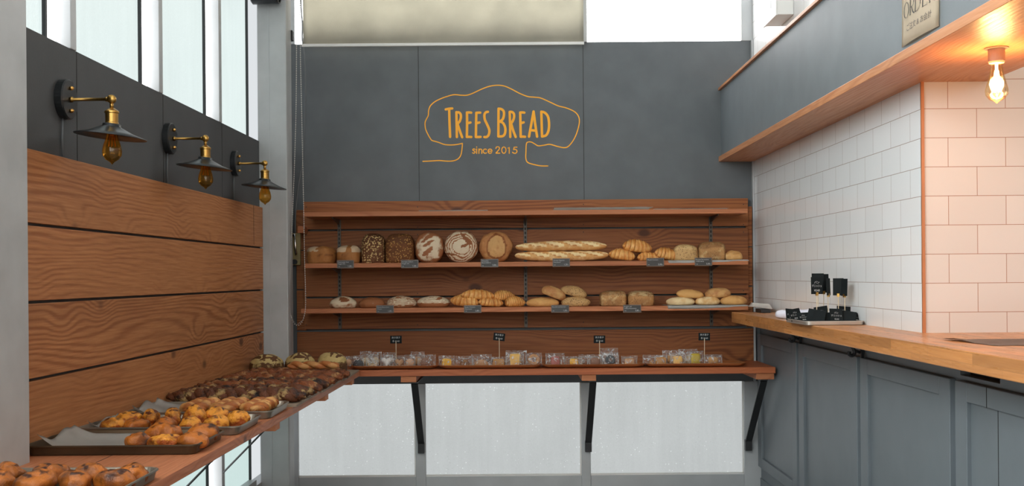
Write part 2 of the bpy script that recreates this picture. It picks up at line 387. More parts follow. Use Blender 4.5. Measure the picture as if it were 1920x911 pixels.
def blob(L, Wd, H, nx=2.3, nz=2.2, seg=40, rings=26, amp=.006, freq=18.0, seed=0, mark=None, base=.55, taper=0.0, warp=None):
    """rounded loaf / bun: superellipsoid, flattened underneath, origin at the base centre"""
    bm = bmesh.new(); lm, ld = LY(bm); off = Vector((seed * 7.13, seed * 3.7, seed * 1.9)); R = []
    def sp(c, e): return math.copysign(abs(c) ** e, c)
    ex, ez = 2.0 / nx, 2.0 / nz
    for i in range(rings + 1):
        ph = -PI / 2 + PI * i / rings; ring = []
        for k in range(seg):
            th = 2 * PI * k / seg
            u = sp(math.cos(th), ex) * sp(math.cos(ph), ez); v = sp(math.sin(th), ex) * sp(math.cos(ph), ez); w = sp(math.sin(ph), ez)
            ww = max(w, -base)
            s = 1 + taper * ww
            q = Vector((u * L / 2 * s, v * Wd / 2 * s, (ww + base) / (1 + base) * H))
            nn = Vector((u, v, w)).normalized()
            wn = noise.noise_vector(Vector((u * 2.2, v * 2.2, w * 2.2)) + off) * .09 + noise.noise_vector(Vector((u * 7, v * 7, w * 7)) + off) * .035
            m, d = mark(u + wn.x, v + wn.y, w + wn.z) if mark else (0.0, 0.0)
            disp = noise.noise(q * freq + off) * amp + noise.noise(q * freq * 3.1 + off) * amp * .35
            if w < -base: disp = 0
            q += nn * disp
            if warp: q = warp(q, u, v, w)
            vt = bm.verts.new(q); vt[lm] = m; vt[ld] = d; ring.append(vt)
            if i in (0, rings): break
        R.append(ring)
    for i in range(rings):
        a, b = R[i], R[i + 1]
        for k in range(seg):
            k2 = (k + 1) % seg
            if len(a) == 1: bm.faces.new((a[0], b[k2], b[k]))
            elif len(b) == 1: bm.faces.new((a[k], a[k2], b[0]))
            else: bm.faces.new((a[k], a[k2], b[k2], b[k]))
    return bm
def croissant(L, R, bend, seed=0, wraps=4.4):
    bm = bmesh.new(); off = seed * 5.1; n = 64; lm, ld = LY(bm); rg = []
    seg = 20
    for i in range(n + 1):
        t = -1 + 2 * i / n; at = abs(t)
        x = L / 2 * t; y = -bend * t * t
        r0 = R * (max(0.0, math.cos(PI / 2 * at ** 1.25)) ** .8) + .10 * R
        ring = []
        for k in range(seg):
            a = 2 * PI * k / seg
            ph = at * wraps + .35 + .26 * math.sin(a) + .06 * math.sin(a + off) + .13 * noise.noise(Vector((t * 3, math.cos(a), off)))
            fr = ph - math.floor(ph)
            r = r0 * (1.10 - .17 * fr)
            if i in (0, n): r *= .3
            q = Vector((x, y + math.cos(a) * r, math.sin(a) * r * .92))
            q.z = max(q.z, -.62 * R) 
            v = bm.verts.new(q + Vector((0, 0, .62 * R)))
            v[lm] = .2 + .55 * fr; v[ld] = .5 if fr < .13 else (.3 if at > .93 else 0)
            ring.append(v)
        rg.append(ring)
    for i in range(n):
        for k in range(seg): bm.faces.new((rg[i][k], rg[i][(k + 1) % seg], rg[i + 1][(k + 1) % seg], rg[i + 1][k]))
    bm.faces.new(rg[0][::-1]); bm.faces.new(rg[-1])
    return bm
def twist(L, rad, turns=4, strands=2, axis='X', seed=0, amp=.006, braid=False, zs=1.0):
    bm = bmesh.new(); lm, ld = LY(bm); n = int(turns * 18)
    for s in range(strands):
        pts = []; ph0 = 2 * PI * s / strands
        for i in range(n + 1):
            t = i / n; env = min(1, (math.sin(PI * min(max(t, .0), 1)) * 2.2 + .18)) 
            a = ph0 + 2 * PI * turns * t
            if braid: yy = rad * .85 * math.sin(a) * env; zz = rad * .42 * math.sin(2 * a) * env
            else: yy = rad * .55 * math.cos(a) * env; zz = rad * .45 * math.sin(a) * env
            al = L * (t - .5)
            p = (al, yy, zz * zs + rad * .8) if axis == 'X' else (yy, al, zz * zs + rad * .8)
            pts.append(p)
        tube(bm, pts, lambda t: rad * (.62 if not braid else .56) * (.45 + .55 * min(1, math.sin(PI * t) * 3)), 12,
             mark=lambda t, a, s=s: (.45 + .35 * math.sin(2 * PI * turns * t * 2 + s * 2 + 1), .0))
    for v in bm.verts:
        q = v.co
        dsp = noise.noise(q * 55 + Vector((seed, 0, 0))) * amp + noise.noise(q * 150 + Vector((seed, 3, 0))) * amp * .6
        v.co = q + Vector((noise.noise(q * 60 + Vector((9, seed, 0))), noise.noise(q * 60 + Vector((0, seed, 7))), 1)).normalized() * dsp
        if v.co.z < .002: v.co.z = .002
    return bm
def rot(bm, ax, deg, c=(0, 0, 0)):
    bmesh.ops.rotate(bm, verts=bm.verts, cent=c, matrix=Matrix.Rotation(math.radians(deg), 3, ax)); return bm
def mv(bm, v): bmesh.ops.translate(bm, verts=bm.verts, vec=v); return bm
def drop(bm, z=0.0):
    lo = min(v.co.z for v in bm.verts); bmesh.ops.translate(bm, verts=bm.verts, vec=(0, 0, z - lo)); return bm
def ribbon(bm, pts, w, y, conv, caps=True):
    """flat stroke of width w in the XZ plane at depth y"""
    q = [Vector(conv(*p)) for p in pts]; n = len(q); L = []; Rr = []
    for i in range(n):
        a = q[max(i - 1, 0)]; b = q[min(i + 1, n - 1)]; t = (b - a)
        t = Vector((t.x, 0, t.z)); t = t.normalized() if t.length > 1e-9 else Vector((1, 0, 0))
        nn = Vector((-t.z, 0, t.x)); L.append(q[i] + nn * w / 2); Rr.append(q[i] - nn * w / 2)
    if caps:
        def cap(p, t, sgn):
            out = []
            nn = Vector((-t.z, 0, t.x))
            for k in range(1, 6):
                a = PI * k / 6
                out.append(p + nn * (w / 2 * math.cos(a)) * 1 + t * sgn * (w / 2 * math.sin(a)))
            return out
        t1 = (q[-1] - q[-2]); t1.y = 0; t1.normalize(); t0 = (q[1] - q[0]); t0.y = 0; t0.normalize()
        endc = cap(q[-1], t1, 1); startc = cap(q[0], t0, -1)
    th = .0012
    def add(poly):
        f = [bm.verts.new((p.x, y, p.z)) for p in poly]
        try: bm.faces.new(f)
        except ValueError: pass
    for i in range(n - 1): add([L[i], L[i + 1], Rr[i + 1], Rr[i]])
    if caps:
        add([L[-1]] + endc + [Rr[-1]]); add([L[0]] + startc + [Rr[0]])
def smooth_pts(pts, k=6):
    out = []; n = len(pts)
    for i in range(n - 1):
        p0 = pts[max(i - 1, 0)]; p1 = pts[i]; p2 = pts[i + 1]; p3 = pts[min(i + 2, n - 1)]
        for j in range(k):
            t = j / k
            out.append(tuple(.5 * ((2 * b) + (-a + c) * t + (2 * a - 5 * b + 4 * c - d) * t * t + (-a + 3 * b - 3 * c + d) * t ** 3) for a, b, c, d in zip(p0, p1, p2, p3)))
    out.append(tuple(pts[-1])); return out
def textmesh(s, size, align='LEFT'):
    cu = bpy.data.curves.new('t', 'FONT'); cu.body = s; cu.size = size; cu.align_x = align; cu.resolution_u = 3
    ob = bpy.data.objects.new('t', cu); C.objects.link(ob)
    bpy.context.view_layer.update()
    me = bpy.data.meshes.new_from_object(ob.evaluated_get(bpy.context.evaluated_depsgraph_get()))
    bm = bmesh.new(); bm.from_mesh(me)
    bpy.data.objects.remove(ob); bpy.data.curves.remove(cu); bpy.data.meshes.remove(me)
    return bm
def addbm(dst, src):
    me = bpy.data.meshes.new('x'); src.to_mesh(me); dst.from_mesh(me); bpy.data.meshes.remove(me); src.free()
# ------------------------------------------------------------------ the setting
AW = 1.50; HB = -.51; YW = 6.445; XT = 1.4294; YC = 3.80; CEIL = 2.2
WZT = 1.3745; WZB = -.632
struct(obj('floor', box(-1.62, 3.25, -1.5, 6.6, -1.46, -1.40), 'floor', rc=False))
struct(obj('ceiling', box(-1.62, 3.25, -1.5, 6.6, CEIL, CEIL + .06), 'ceil', rc=False))

# left wall: charcoal panel between the upper and the lower windows, larch boards over it
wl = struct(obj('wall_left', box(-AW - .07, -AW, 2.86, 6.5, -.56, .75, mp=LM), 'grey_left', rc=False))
zb = [(.386, .1685), (.1595, -.0625), (-.0715, -.2920), (-.3010, -.510)]
for z1, z0 in zb:
    bm = box(-AW, -AW + .018, 3.06, 5.995, z0, z1, mp=LM); obj('wall_board', bm, 'clad_left', wl, bev=.0018)
for Yv in (3.60, 4.44, 5.28):
    obj('panel_seam', box(-AW, -AW + .0012, Yv, Yv + .003, .39, .75, mp=LM), 'dark', wl)
bm = bmesh.new(); B(bm, -AW - .0005, -AW + .019, 5.80, 5.8025, .175, .385, LM); obj('board_joint', bm, 'dark', wl)

def left_window(name, y0, y1, z0, z1, mat, edges):
    w = sroot(name, (-1.45, y0, z0)); ap = AW + .045
    for k, e in enumerate(edges):               # e = near edge of each mullion
        s = .84
        # mullion, gasket line, clear strip, frosted pane up to the next strip
        obj('mullion', box(-AW - .07, -AW + .004, e, e + .045, z0, z1, mp=LM), 'alu', w, bev=.002)
        a = e + .045; b = min(e + s - .10, y1)
        if b - a > .05:
            obj('pane', box(-ap - .004, -ap, a, b, z0, z1, mp=LM), mat, w)
            obj('gasket', box(-ap - .01, -ap + .012, b, b + .012, z0, z1, mp=LM), 'black', w)
        c0 = e + s - .088
        if c0 < y1:
            obj('clear_strip', box(-ap - .004, -ap, c0, min(e + s, y1 + .09), z0, z1, mp=LM), 'clear', w)
    obj('window_sill', box(-AW - .07, -AW - .003, y0, y1, z0 - .03, z0, mp=LM), 'alu', w)
    return w
left_window('window_1', 2.70, 5.90, .75, CEIL, 'pane', [2.709, 3.549, 4.389, 5.229])
w2 = left_window('window_2', 2.70, 5.90, -1.09, -.56, 'pane_low', [2.709, 3.549, 4.389, 5.229])
struct(obj('wall_left_base', box(-AW - .07, -AW, -1.5, 6.5, -1.40, -1.12, mp=LM), 'alu', rc=False))
# unseen wall past the near column, with glowing panes added as side light
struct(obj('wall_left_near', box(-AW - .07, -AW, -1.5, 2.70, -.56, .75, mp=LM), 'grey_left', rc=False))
obj('side_fill_pane_low', box(-AW - .05, -AW - .046, -1.5, 2.70, -1.12, -.56, mp=LM), 'fill_near_low', rc=False)['kind'] = 'structure'
# unseen wall behind the camera, with a high glowing pane added as fill
struct(obj('wall_front', box(-1.62, 3.25, -1.56, -1.5, -1.40, .60), 'white', rc=False))
obj('rear_fill_pane', box(-1.55, 3.2, -1.54, -1.535, .60, CEIL), 'fill_behind', rc=False)['kind'] = 'structure'
obj('side_fill_pane', box(-AW - .05, -AW - .046, -1.5, 2.70, .75, CEIL, mp=LM), 'fill_near', rc=False)['kind'] = 'structure'  # unseen upper side pane, added for strong light from the left

# steel columns
bm = bmesh.new()
B(bm, -1.50, -1.351, 2.87, 3.055, -1.40, CEIL)
struct(obj('column_left', bm, 'steel', bev=.004))
bm = bmesh.new(); xl, xr = -1.39, -1.23
B(bm, xl, xr, 6.00, 6.07, -1.40, CEIL); B(bm, xl, xr - .012, 6.07, 6.20, -1.40, CEIL)
col = struct(obj('column_corner', bm, 'steel', bev=.005))
xg = XA(507, 6.0, 0)
obj('column_groove', box(xg - .002, xg + .002, 5.9985, 6.001, -1.40, CEIL), 'alu', col)

# back wall
wb = struct(obj('wall_back', box(-1.45, XT + .05, YW, YW + .08, WZB, WZT), 'grey', rc=False))
for px in (785, 1094):
    x = XA(px, YW, .8); obj('panel_seam', box(x, x + .0025, YW - .0012, YW, .40, WZT), 'dark', wb)
XR = XA(1411.5, 6.42, 0)
for px0, px1, ya, yb, pxx in ((556, 1411, 387, 461.5, 0), (556, 1411, 463.5, 535.5, 0), (556, 1411, 537.5, 612.5, 0), (556, 1420, 615.5, 705, 0)):
    x0 = XA(px0, 6.427, 0); x1 = XA(px1, 6.427, 0)
    zt = P(px1, ya, 6.427).z; z0 = P(px1, yb, 6.427).z
    if yb == 705: z0 = HB; x1 = XT
    bm = bmesh.new()
    if yb == 705: B(bm, x0, x1, 6.427, YW, z0, zt)
    else: B(bm, x0, XA(574, 6.427, 0), 6.427, YW, z0, zt); B(bm, XA(1399, 6.427, 0), x1, 6.427, YW, z0, zt)
    obj('wall_board', bm, 'clad_back', wb, bev=.0015)
obj('corner_strip', box(XT - .012, XT - .001, 6.418, YW, WZB, WZT), 'alu', wb)

# upper back window with the closed blind on the left
w4 = sroot('window_4', (0, YW, WZT))
zt = CEIL
xa, xb = XA(1095, YW, 1.4), XA(1390, YW, 1.4)
obj('pane', box(xb, xb + .001, YW + .03, YW + .034, WZT, zt), 'clear_back', w4)
obj('pane', box(XA(1100, YW, 1.4), xb, YW + .03, YW + .034, WZT, zt), 'clear_back', w4)
obj('pane', box(-1.45, XA(572, YW, 1.4), YW + .03, YW + .034, WZT, zt), 'clear_back', w4)
obj('pane', box(XA(572, YW, 1.4), XA(1094, YW, 1.4), YW + .03, YW + .034, WZT, zt), 'clear', w4)
obj('window_frame', box(xa - .01, XA(1100.5, YW, 1.4), YW - .01, YW + .05, WZT, zt), 'alu', w4, bev=.002)
obj('window_frame', box(xb, XT, YW - .005, YW + .05, WZT, zt), 'alu', w4, bev=.002)
obj('window_frame', box(xb - .004, xb, YW - .012, YW, WZT, zt), 'white', w4)
obj('window_frame', box(-1.40, XA(553, YW, 1.4), YW - .005, YW + .05, WZT, zt), 'alu', w4, bev=.002)
# lower back window
w5 = sroot('window_5', (0, YW, -1.173)); zg = -1.173
mull = ((545, 560), (779.5, 798.5), (1090, 1107), (1394.5, 1432))
for a, b in mull:
    x0, x1 = XA(a, YW, -.9), XA(b, YW, -.9)
    obj('mullion', box(x0, x1, YW - .012, YW + .05, -1.40, WZB), 'alu', w5, bev=.003)
for k in range(3):
    x0, x1 = XA(mull[k][1], YW, -.9), XA(mull[k + 1][0], YW, -.9)
    obj('pane', box(x0, x1, YW + .012, YW + .018, zg, WZB), 'fog', w5)
    bm = bmesh.new(); B(bm, x0, x1, YW - .002, YW + .02, zg - .006, zg + .004); B(bm, x1 - .008, x1, YW - .002, YW + .02, zg, WZB); obj('glazing_bead', bm, 'white', w5)
    obj('bottom_rail', box(x0, x1, YW - .005, YW + .04, -1.40, zg - .006), 'alu', w5, bev=.002)

# right: tiled wall, tiled pier facing the camera, bulkhead with two timber ledges
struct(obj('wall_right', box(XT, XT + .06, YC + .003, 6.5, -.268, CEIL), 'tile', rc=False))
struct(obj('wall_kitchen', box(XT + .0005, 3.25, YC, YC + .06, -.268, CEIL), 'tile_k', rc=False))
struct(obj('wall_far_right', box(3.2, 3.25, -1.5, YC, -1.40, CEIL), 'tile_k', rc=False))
struct(obj('trim_1', box(XT - .004, XT + .006, YC - .006, YC + .002, -.21, .662), 'corner', rc=False))
bm = bmesh.new(); xl = 1.224
loft(bm, [[(xl, -.5, z), (1.66, -.5, z), (1.66, YC - .001, z), (XT - .001, YC - .001, z), (XT - .001, YW, z), (xl, YW, z)] for z in (.662, .693)])
struct(obj('trim_2', bm, 'ledge', rc=False, bev=.0015))
struct(obj('trim_3', box(xl, xl + .10, -.5, YW, 1.082, 1.097), 'ledge', rc=False, bev=.0015))
struct(obj('wall_bulkhead', box(1.239, 1.275, -.5, YW, .693, 1.082), 'fascia', rc=False))

# ------------------------------------------------------------------ counter and cabinets on the right
bm = bmesh.new(); xc = 1.211
loft(bm, [[(xc, .8, z), (2.3, .8, z), (2.3, YC - .002, z), (XT - .002, YC - .002, z), (XT - .002, 6.037, z), (xc, 6.037, z)] for z in (-.266, -.210)])
ct = tag(obj('service_counter', bm, 'counter', bev=.003), 'long honey-coloured butcher-block worktop wrapping round the tiled pier', 'counter')
def cabinet(y0, y1, label, edge=.09, groove=None, slot=None):
    t = thing('base_cabinet', (1.70, (y0 + y1) / 2, -1.40), label, 'cabinet', 'painted cabinets under the worktop')
    bm = bmesh.new()
    if slot:
        s0, s1 = slot
        B(bm, 1.458, 2.2, y0, y1, -1.36, -.335); B(bm, 1.458, 2.2, y0, s0, -.335, -.268); B(bm, 1.458, 2.2, s1, y1, -.335, -.268); B(bm, 1.50, 2.2, s0, s1, -.335, -.268)
    else: B(bm, 1.458, 2.2, y0, y1, -1.36, -.268)
    obj('carcass', bm, 'cab', t)
    obj('plinth', box(1.452, 1.472, y0, y1, -1.40, -1.20), 'cab', t)
    a, b = y0 + .022, y1 - .022; z0, z1 = -1.128, -.350; e = edge
    bm = bmesh.new()
    B(bm, 1.4365, 1.458, a, a + e, z0, z1); B(bm, 1.4365, 1.458, b - e, b, z0, z1)
    B(bm, 1.4365, 1.458, a + e, b - e, z1 - .062, z1); B(bm, 1.4365, 1.458, a + e, b - e, z0, z0 + .06)
    d = obj('door', bm, 'cab', t, bev=.0025)
    obj('door_panel', box(1.451, 1.4577, a + e, b - e, z0 + .06, z1 - .062), 'cab', d)
    if groove:
        bm = bmesh.new(); B(bm, 1.4358, 1.4367, groove - .002, groove + .002, z1 - .062, z1); B(bm, 1.4502, 1.4515, groove - .047, groove - .044, z0 + .06, z1 - .062)
        obj('joint_line', bm, 'dark', d)
    if slot:
        obj('drawer_gap', box(1.492, 1.4995, slot[0], slot[1], -.335, -.270), 'dark', t)
    return t
cabinet(5.52, 6.44, 'grey-blue panelled cabinet beside the fogged window, farthest under the worktop')
cabinet(4.545, 5.52, 'grey-blue panelled cabinet between the two black scroll brackets')
cabinet(3.575, 4.545, 'grey-blue cabinet with wide panel left of the dark drawer gap')
cabinet(2.50, 3.575, 'grey-blue cabinet below the dark drawer gap, nearest the camera', groove=3.315, slot=(3.27, 3.56))
for i, (y, lab) in enumerate(((5.50, 'black scroll bracket under the worktop, farther from the camera'), (4.53, 'black scroll bracket under the worktop, nearer the camera'))):
    t = thing('scroll_bracket', (1.45, y, -.266), lab, 'bracket', 'black scroll brackets')
    bm = bmesh.new()
    loft(bm, [[(1.452, y - .022, -.268), (1.452, y + .0, -.268), (1.452, y + .0, -.33), (1.452, y - .011, -.375), (1.452, y - .022, -.33)], [(1.440, y - .022, -.268), (1.440, y + .0, -.268), (1.440, y + .0, -.33), (1.438, y - .011, -.375), (1.440, y - .022, -.33)]])
    obj('back_plate', bm, 'black', t)
    bm = bmesh.new()
    pts = [(1.375 + .0 * k, y, 0) for k in range(1)]
    pts = [(1.37, y, -.272), (1.372, y, -.288), (1.386, y, -.296), (1.40, y, -.300), (1.412, y, -.312), (1.418, y, -.330), (1.408, y, -.342), (1.395, y, -.336), (1.396, y, -.324)]
    tube(bm, smooth_pts(pts, 4), .0075, 8)
    B(bm, 1.362, 1.44, y - .008, y + .008, -.274, -.266)
    tube(bm, [(1.41, y, -.318), (1.442, y, -.330)], .006, 8)
    obj('scroll', bm, 'black', t, smooth=True)

# ------------------------------------------------------------------ benches
YB = 5.966; XB = 1.4355
bm = box(-1.225, XB, YB, YW - .02, -.5435, HB)
bb = tag(obj('back_bench', bm, 'bench_x', bev=.002), 'reddish timber bench running along the back wall above the fogged windows', 'bench')
for px0, px1 in ((751, 780), (1091, 1118), (1419, 1453)):
    x0, x1 = XA(px0, YB, -.55), XA(px1, YB, -.55)
    obj('cleat', box(x0, min(x1, 1.43), YB + .012, YW - .02, -.578, -.5435), 'shelf', bb, bev=.002)
for x, lab in ((-.540, 'leftmost black diagonal strut under the back bench'), (.440, 'middle black diagonal strut under the back bench'), (1.378, 'rightmost black diagonal strut, beside the grey cabinet')):
    t = thing('mounting_strut', (x, YW - .03, -1.03), lab, 'bracket', 'black struts under the back bench')
    w = .019
    def bar(a, b, th):
        a = Vector(a); b = Vector(b); d = (b - a).normalized(); n = Vector((0, -d.z, d.y)) * th
        bm = bmesh.new(); vs = []
        loft(bm, [[(x - w, p.y + s * n.y, p.z + s * n.z) for s in (0, 1)][::1] + [(x + w, p.y + s * n.y, p.z + s * n.z) for s in (1, 0)] for p in (a, b)])
        return bm
    obj('diagonal_bar', bar((x, 5.999, -.592), (x, 6.40, -.985), .010), 'black', t)
    bm = bmesh.new(); B(bm, x - w, x + w, 6.395, 6.431, -1.035, -.972); obj('wall_foot', bm, 'black', t, bev=.002)
    obj('top_plate', box(x - w, x + w, 5.985, 6.42, -.585, -.5785), 'black', t)

fa = .95
def LX(a, y): return SL * y - a
prof = [(LX(AW - .001, 2.0), 2.0), (LX(fa, 2.0), 2.0), (LX(fa, YB - .002), YB - .002), (LX(AW - .02, YB - .002), YB - .002), (LX(AW - .02, 3.058), 3.058), (-1.349, 3.058), (-1.349, 2.867), (LX(AW - .001, 2.867), 2.867)]
bm = bmesh.new(); loft(bm, [[(x, y, z) for x, y in prof] for z in (-.54, HB)])
lb = tag(obj('left_bench', bm, 'bench_y', bev=.0018), 'timber bench along the left board wall carrying the bread trays', 'bench')
for y in (4.05, 5.02, 5.75):
    obj('cleat', box(LX(fa + .20, y), LX(fa + .004, y), y - .03, y + .05, -.565, -.54), 'shelf', lb, bev=.002)
obj('board_seam', box(LX(1.22, 3.0) - .0012, LX(1.22, 3.0) + .0012, 2.0, YB - .004, HB - .001, HB + .0004), 'dark', lb)
for y, lab in ((5.22, 'thin dark diagonal rod under the left bench, farther one'), (4.38, 'thin dark diagonal rod under the left bench, nearer one')):
    bm = bmesh.new(); tube(bm, [(LX(AW - .01, y), y, -.93), (LX(AW - .01, y) + .385, y, -.541)], .0045, 8)
    tag(obj('support_rod', bm, 'black', smooth=True), lab, 'rod', 'diagonal rods under the left bench')

# ------------------------------------------------------------------ wall shelving
YF = 6.10; YP = 6.405
xs0, xs1 = XA(569.5, YP, 0), XA(1403.5, YP, 0)
su = thing('wall_shelving', (XA(985, YP, 0), YP, -.33), 'three-tier larch wall shelving full of bread on the back wall', 'shelving')
for ya, yb in ((372.5, 424.3), (427.7, 550.6), (554, 611.5)):
    ref = 1000
    zt, z0 = P(ref + 300, ya, YP).z, P(ref + 300, yb, YP).z
    obj('back_board', box(xs0, xs1, YP, YP + .0215, z0, zt), 'clad_back', su, bev=.0015)
shelf_z = {}
for nm, px0, px1, zt in (('top', 568, 1402, .364), ('mid', 570, 1403, .0776), ('low', 564, 1403, -.1756)):
    x0 = XA(px0, YF, zt); x1 = XA(px1, YF, zt)
    obj('shelf_board', box(x0, x1, YF, YP - .001, zt - .0255, zt), 'shelf', su, bev=.0015); shelf_z[nm] = zt
zbot = P(1300, 611, YP).z
for px in (637, 985.5, 1333):
    x = XA(px, YP, 0)
    bm = bmesh.new(); B(bm, x - .0095, x + .0095, YP - .008, YP, zbot, .336)
    r = obj('slotted_rail', bm, 'rail', su)
    bm = bmesh.new(); z = zbot + .02
    while z < .33:
        B(bm, x - .004, x + .004, YP - .0086, YP - .0079, z, z + .014); z += .025
    obj('slot', bm, 'chain' if False else 'dark', r)['kind'] = 'stuff'
    for zt in (.364, .0776, -.1756):
        bm = bmesh.new()
        loft(bm, [[(xx, YP - .004, zt - .026), (xx, YP - .24, zt - .026), (xx, YP - .24, zt - .032), (xx, YP - .004, zt - .06)] for xx in (x - .003, x + .003)])
        obj('shelf_bracket', bm, 'rail', su)
bm = bmesh.new()
for px in (571 + 3, 783, 1094, 1394):
    for y in (383, 421, 435, 545, 561, 604):
        p = P(px, y + (5 if px < 900 else 0), YP - .0007); cyl(bm, p, .0032, .001, 'Y', 8)
nl = obj('nail_heads', bm, 'nail', su); nl['kind'] = 'stuff'
# paper lying on the top shelf and liners under rolls
def sheet(name, x0, x1, y0, y1, z, lab, grp, mat='whitepaper', hang=0.0, skew=0.0, hx=None, curl=0.004, seed=1, thick=.0005):
    bm = bmesh.new(); nx, ny = 40, 10; V = []
    for i in range(nx + 1):
        row = []
        for j in range(ny + 1):
            u, v = i / nx, j / ny
            x = x0 + (x1 - x0) * u + skew * (1 - v) * (1 - u); y = y0 + (y1 - y0) * v
            zz = z + .0012 + (thick if thick > .002 else 0) + abs(noise.noise(Vector((x * 9, y * 9, seed)))) * curl
            row.append(bm.verts.new((x, y, zz)))
        if hang:
            x, y = row[0].co.x, row[0].co.y
            h = hang * (1 if u < .45 else max(0.25, 1 - (u - .45) * 1.4)) + .003 * noise.noise(Vector((x * 14, 0, seed)))
            k = .9 if u < .06 else 1.0
            row = [bm.verts.new((x + .006, y0 - .0035, z - h)), bm.verts.new((x, y0 - .003, z + .001))] + row
        V.append(row)
    m = len(V[0])
    for i in range(nx):
        for j in range(m - 1): bm.faces.new((V[i][j], V[i + 1][j], V[i + 1][j + 1], V[i][j + 1]))
    geo = bmesh.ops.solidify(bm, geom=bm.faces[:], thickness=-thick)
    o = obj(name, bm, mat, smooth=thick < .002); return tag(o, lab, 'paper', grp)
sheet('paper_sheet', XA(1040, YF, .37), XA(1226, YF, .37), YF + .02, YF + .25, .364, 'white paper sheet on the top shelf, the thick right-hand one', 'papers on the top shelf', curl=.004, seed=3, thick=.014)
sheet('paper_sheet', XA(784, YF, .37), XA(914, YF, .37), YF + .03, YF + .22, .364, 'thin white paper sheet on the top shelf, farther left', 'papers on the top shelf', curl=.003, seed=5, thick=.005)
sheet('paper_sheet', XA(1228, YF, .37), XA(1370, YF, .37), YF + .03, YF + .24, .364, 'thin white paper sheet at the right end of the top shelf', 'papers on the top shelf', curl=.003, seed=7, thick=.004)
sheet('paper_liner', XA(1252, YF, .08), XA(1403, YF, .08), YF + .002, YF + .24, .0776, 'white paper liner under the seeded loaves, right end of middle shelf', 'paper liners under bread', hang=.013, seed=9, curl=.002)
sheet('paper_liner', XA(1251, YF, -.17), XA(1403, YF, -.17), YF + .002, YF + .24, -.1756, 'white paper liner under the pale rolls, right end of lower shelf', 'paper liners under bread', hang=.016, seed=11, curl=.002)

# ------------------------------------------------------------------ sign painted on the back wall
ORI = (770, 130, 1549 / 340.0)
def sg(x, y):
    p = P(ORI[0] + x / ORI[2], ORI[1] + y / ORI[2], YW); return (p.x, YW, p.z)
sgn = thing('painted_sign', sg(775, 820), 'orange tree outline logo lettered Trees Bread on the grey back wall', 'sign')
outl = [(105, 786), (170, 783), (245, 779), (310, 784), (360, 782), (400, 768), (425, 740), (436, 700), (441, 655), (442, 632)]
out2 = [(442, 632), (400, 641), (345, 646), (290, 642), (240, 624), (205, 614), (180, 606), (165, 585), (150, 560), (128, 510), (123, 460), (132, 430), (150, 395), (154, 350), (170, 310), (210, 275), (260, 250), (310, 232), (370, 217), (430, 221), (480, 221), (530, 205), (600, 172), (670, 146), (740, 136), (800, 143), (860, 168), (930, 205), (1000, 232), (1060, 238), (1110, 245), (1180, 275), (1260, 312), (1330, 330), (1400, 362), (1435, 405), (1440, 460), (1420, 540), (1390, 605), (1350, 655), (1315, 669), (1260, 660), (1190, 641), (1140, 648), (1090, 653), (1060, 637), (1030, 621), (1000, 622), (988, 640), (985, 700), (984, 760), (1000, 795), (1050, 812), (1110, 824), (1172, 825)]
px2m = YW / F / ORI[2]
bm = bmesh.new(); ribbon(bm, smooth_pts(outl, 5), 9 * px2m, YW - .0012, sg); ribbon(bm, smooth_pts(out2, 5), 9 * px2m, YW - .0014, sg)
obj('tree_outline', bm, 'orange', sgn)
LET = [
 [[(300, 342), (330, 336), (355, 334)], [(329, 338), (332, 450), (337, 577)]],
 [[(391, 366), (393, 470), (395, 578)], [(391, 368), (412, 368), (427, 385), (428, 415), (418, 445), (400, 465)], [(400, 465), (420, 525), (440, 580)]],
 [[(481, 369), (482, 470), (480, 578)], [(481, 369), (500, 368), (517, 370)], [(482, 461), (511, 454)], [(480, 578), (500, 577), (518, 578)]],
 [[(561, 371), (559, 470), (557, 578)], [(561, 371), (577, 370), (594, 370)], [(559, 461), (588, 454)], [(557, 578), (577, 578), (597, 577)]],
 [[(660, 363), (642, 368), (630, 390), (634, 430), (655, 475), (672, 520), (667, 558), (650, 577), (630, 578)]],
 [[(751, 336), (750, 455), (749, 573)], [(751, 336), (775, 340), (794, 358), (797, 390), (787, 425), (764, 446)], [(764, 446), (790, 460), (808, 500), (806, 545), (788, 570), (749, 573)]],
 [[(846, 364), (849, 470), (851, 578)], [(846, 364), (866, 365), (882, 382), (882, 415), (870, 445), (858, 462)], [(858, 462), (875, 520), (897, 578)]],
 [[(936, 369), (938, 470), (940, 576)], [(936, 369), (955, 368), (971, 370)], [(938, 461), (965, 453)], [(940, 576), (960, 575), (977, 576)]],
 [[(1011, 575), (1030, 470), (1050, 360)], [(1050, 360), (1064, 470), (1080, 575)], [(1028, 520), (1068, 524)]],
 [[(1116, 362), (1119, 470), (1122, 574)], [(1116, 362), (1145, 370), (1172, 402), (1182, 460), (1178, 520), (1158, 562), (1122, 574)]]]
kk = 0
for part in (LET[:5], LET[5:]):
    bm = bmesh.new()
    for L in part:
        for s in L:
            kk += 1; ribbon(bm, smooth_pts(s, 6), 21 * px2m, YW - .0010 - .00004 * kk, sg)
    obj('word_lettering', bm, 'orange', sgn)
pass
def arc(cx, cy, rx, ry, a0, a1, n=18): return [(cx + rx * math.cos(math.radians(a0 + (a1 - a0) * i / n)), cy + ry * math.sin(math.radians(a0 + (a1 - a0) * i / n))) for i in range(n + 1)]
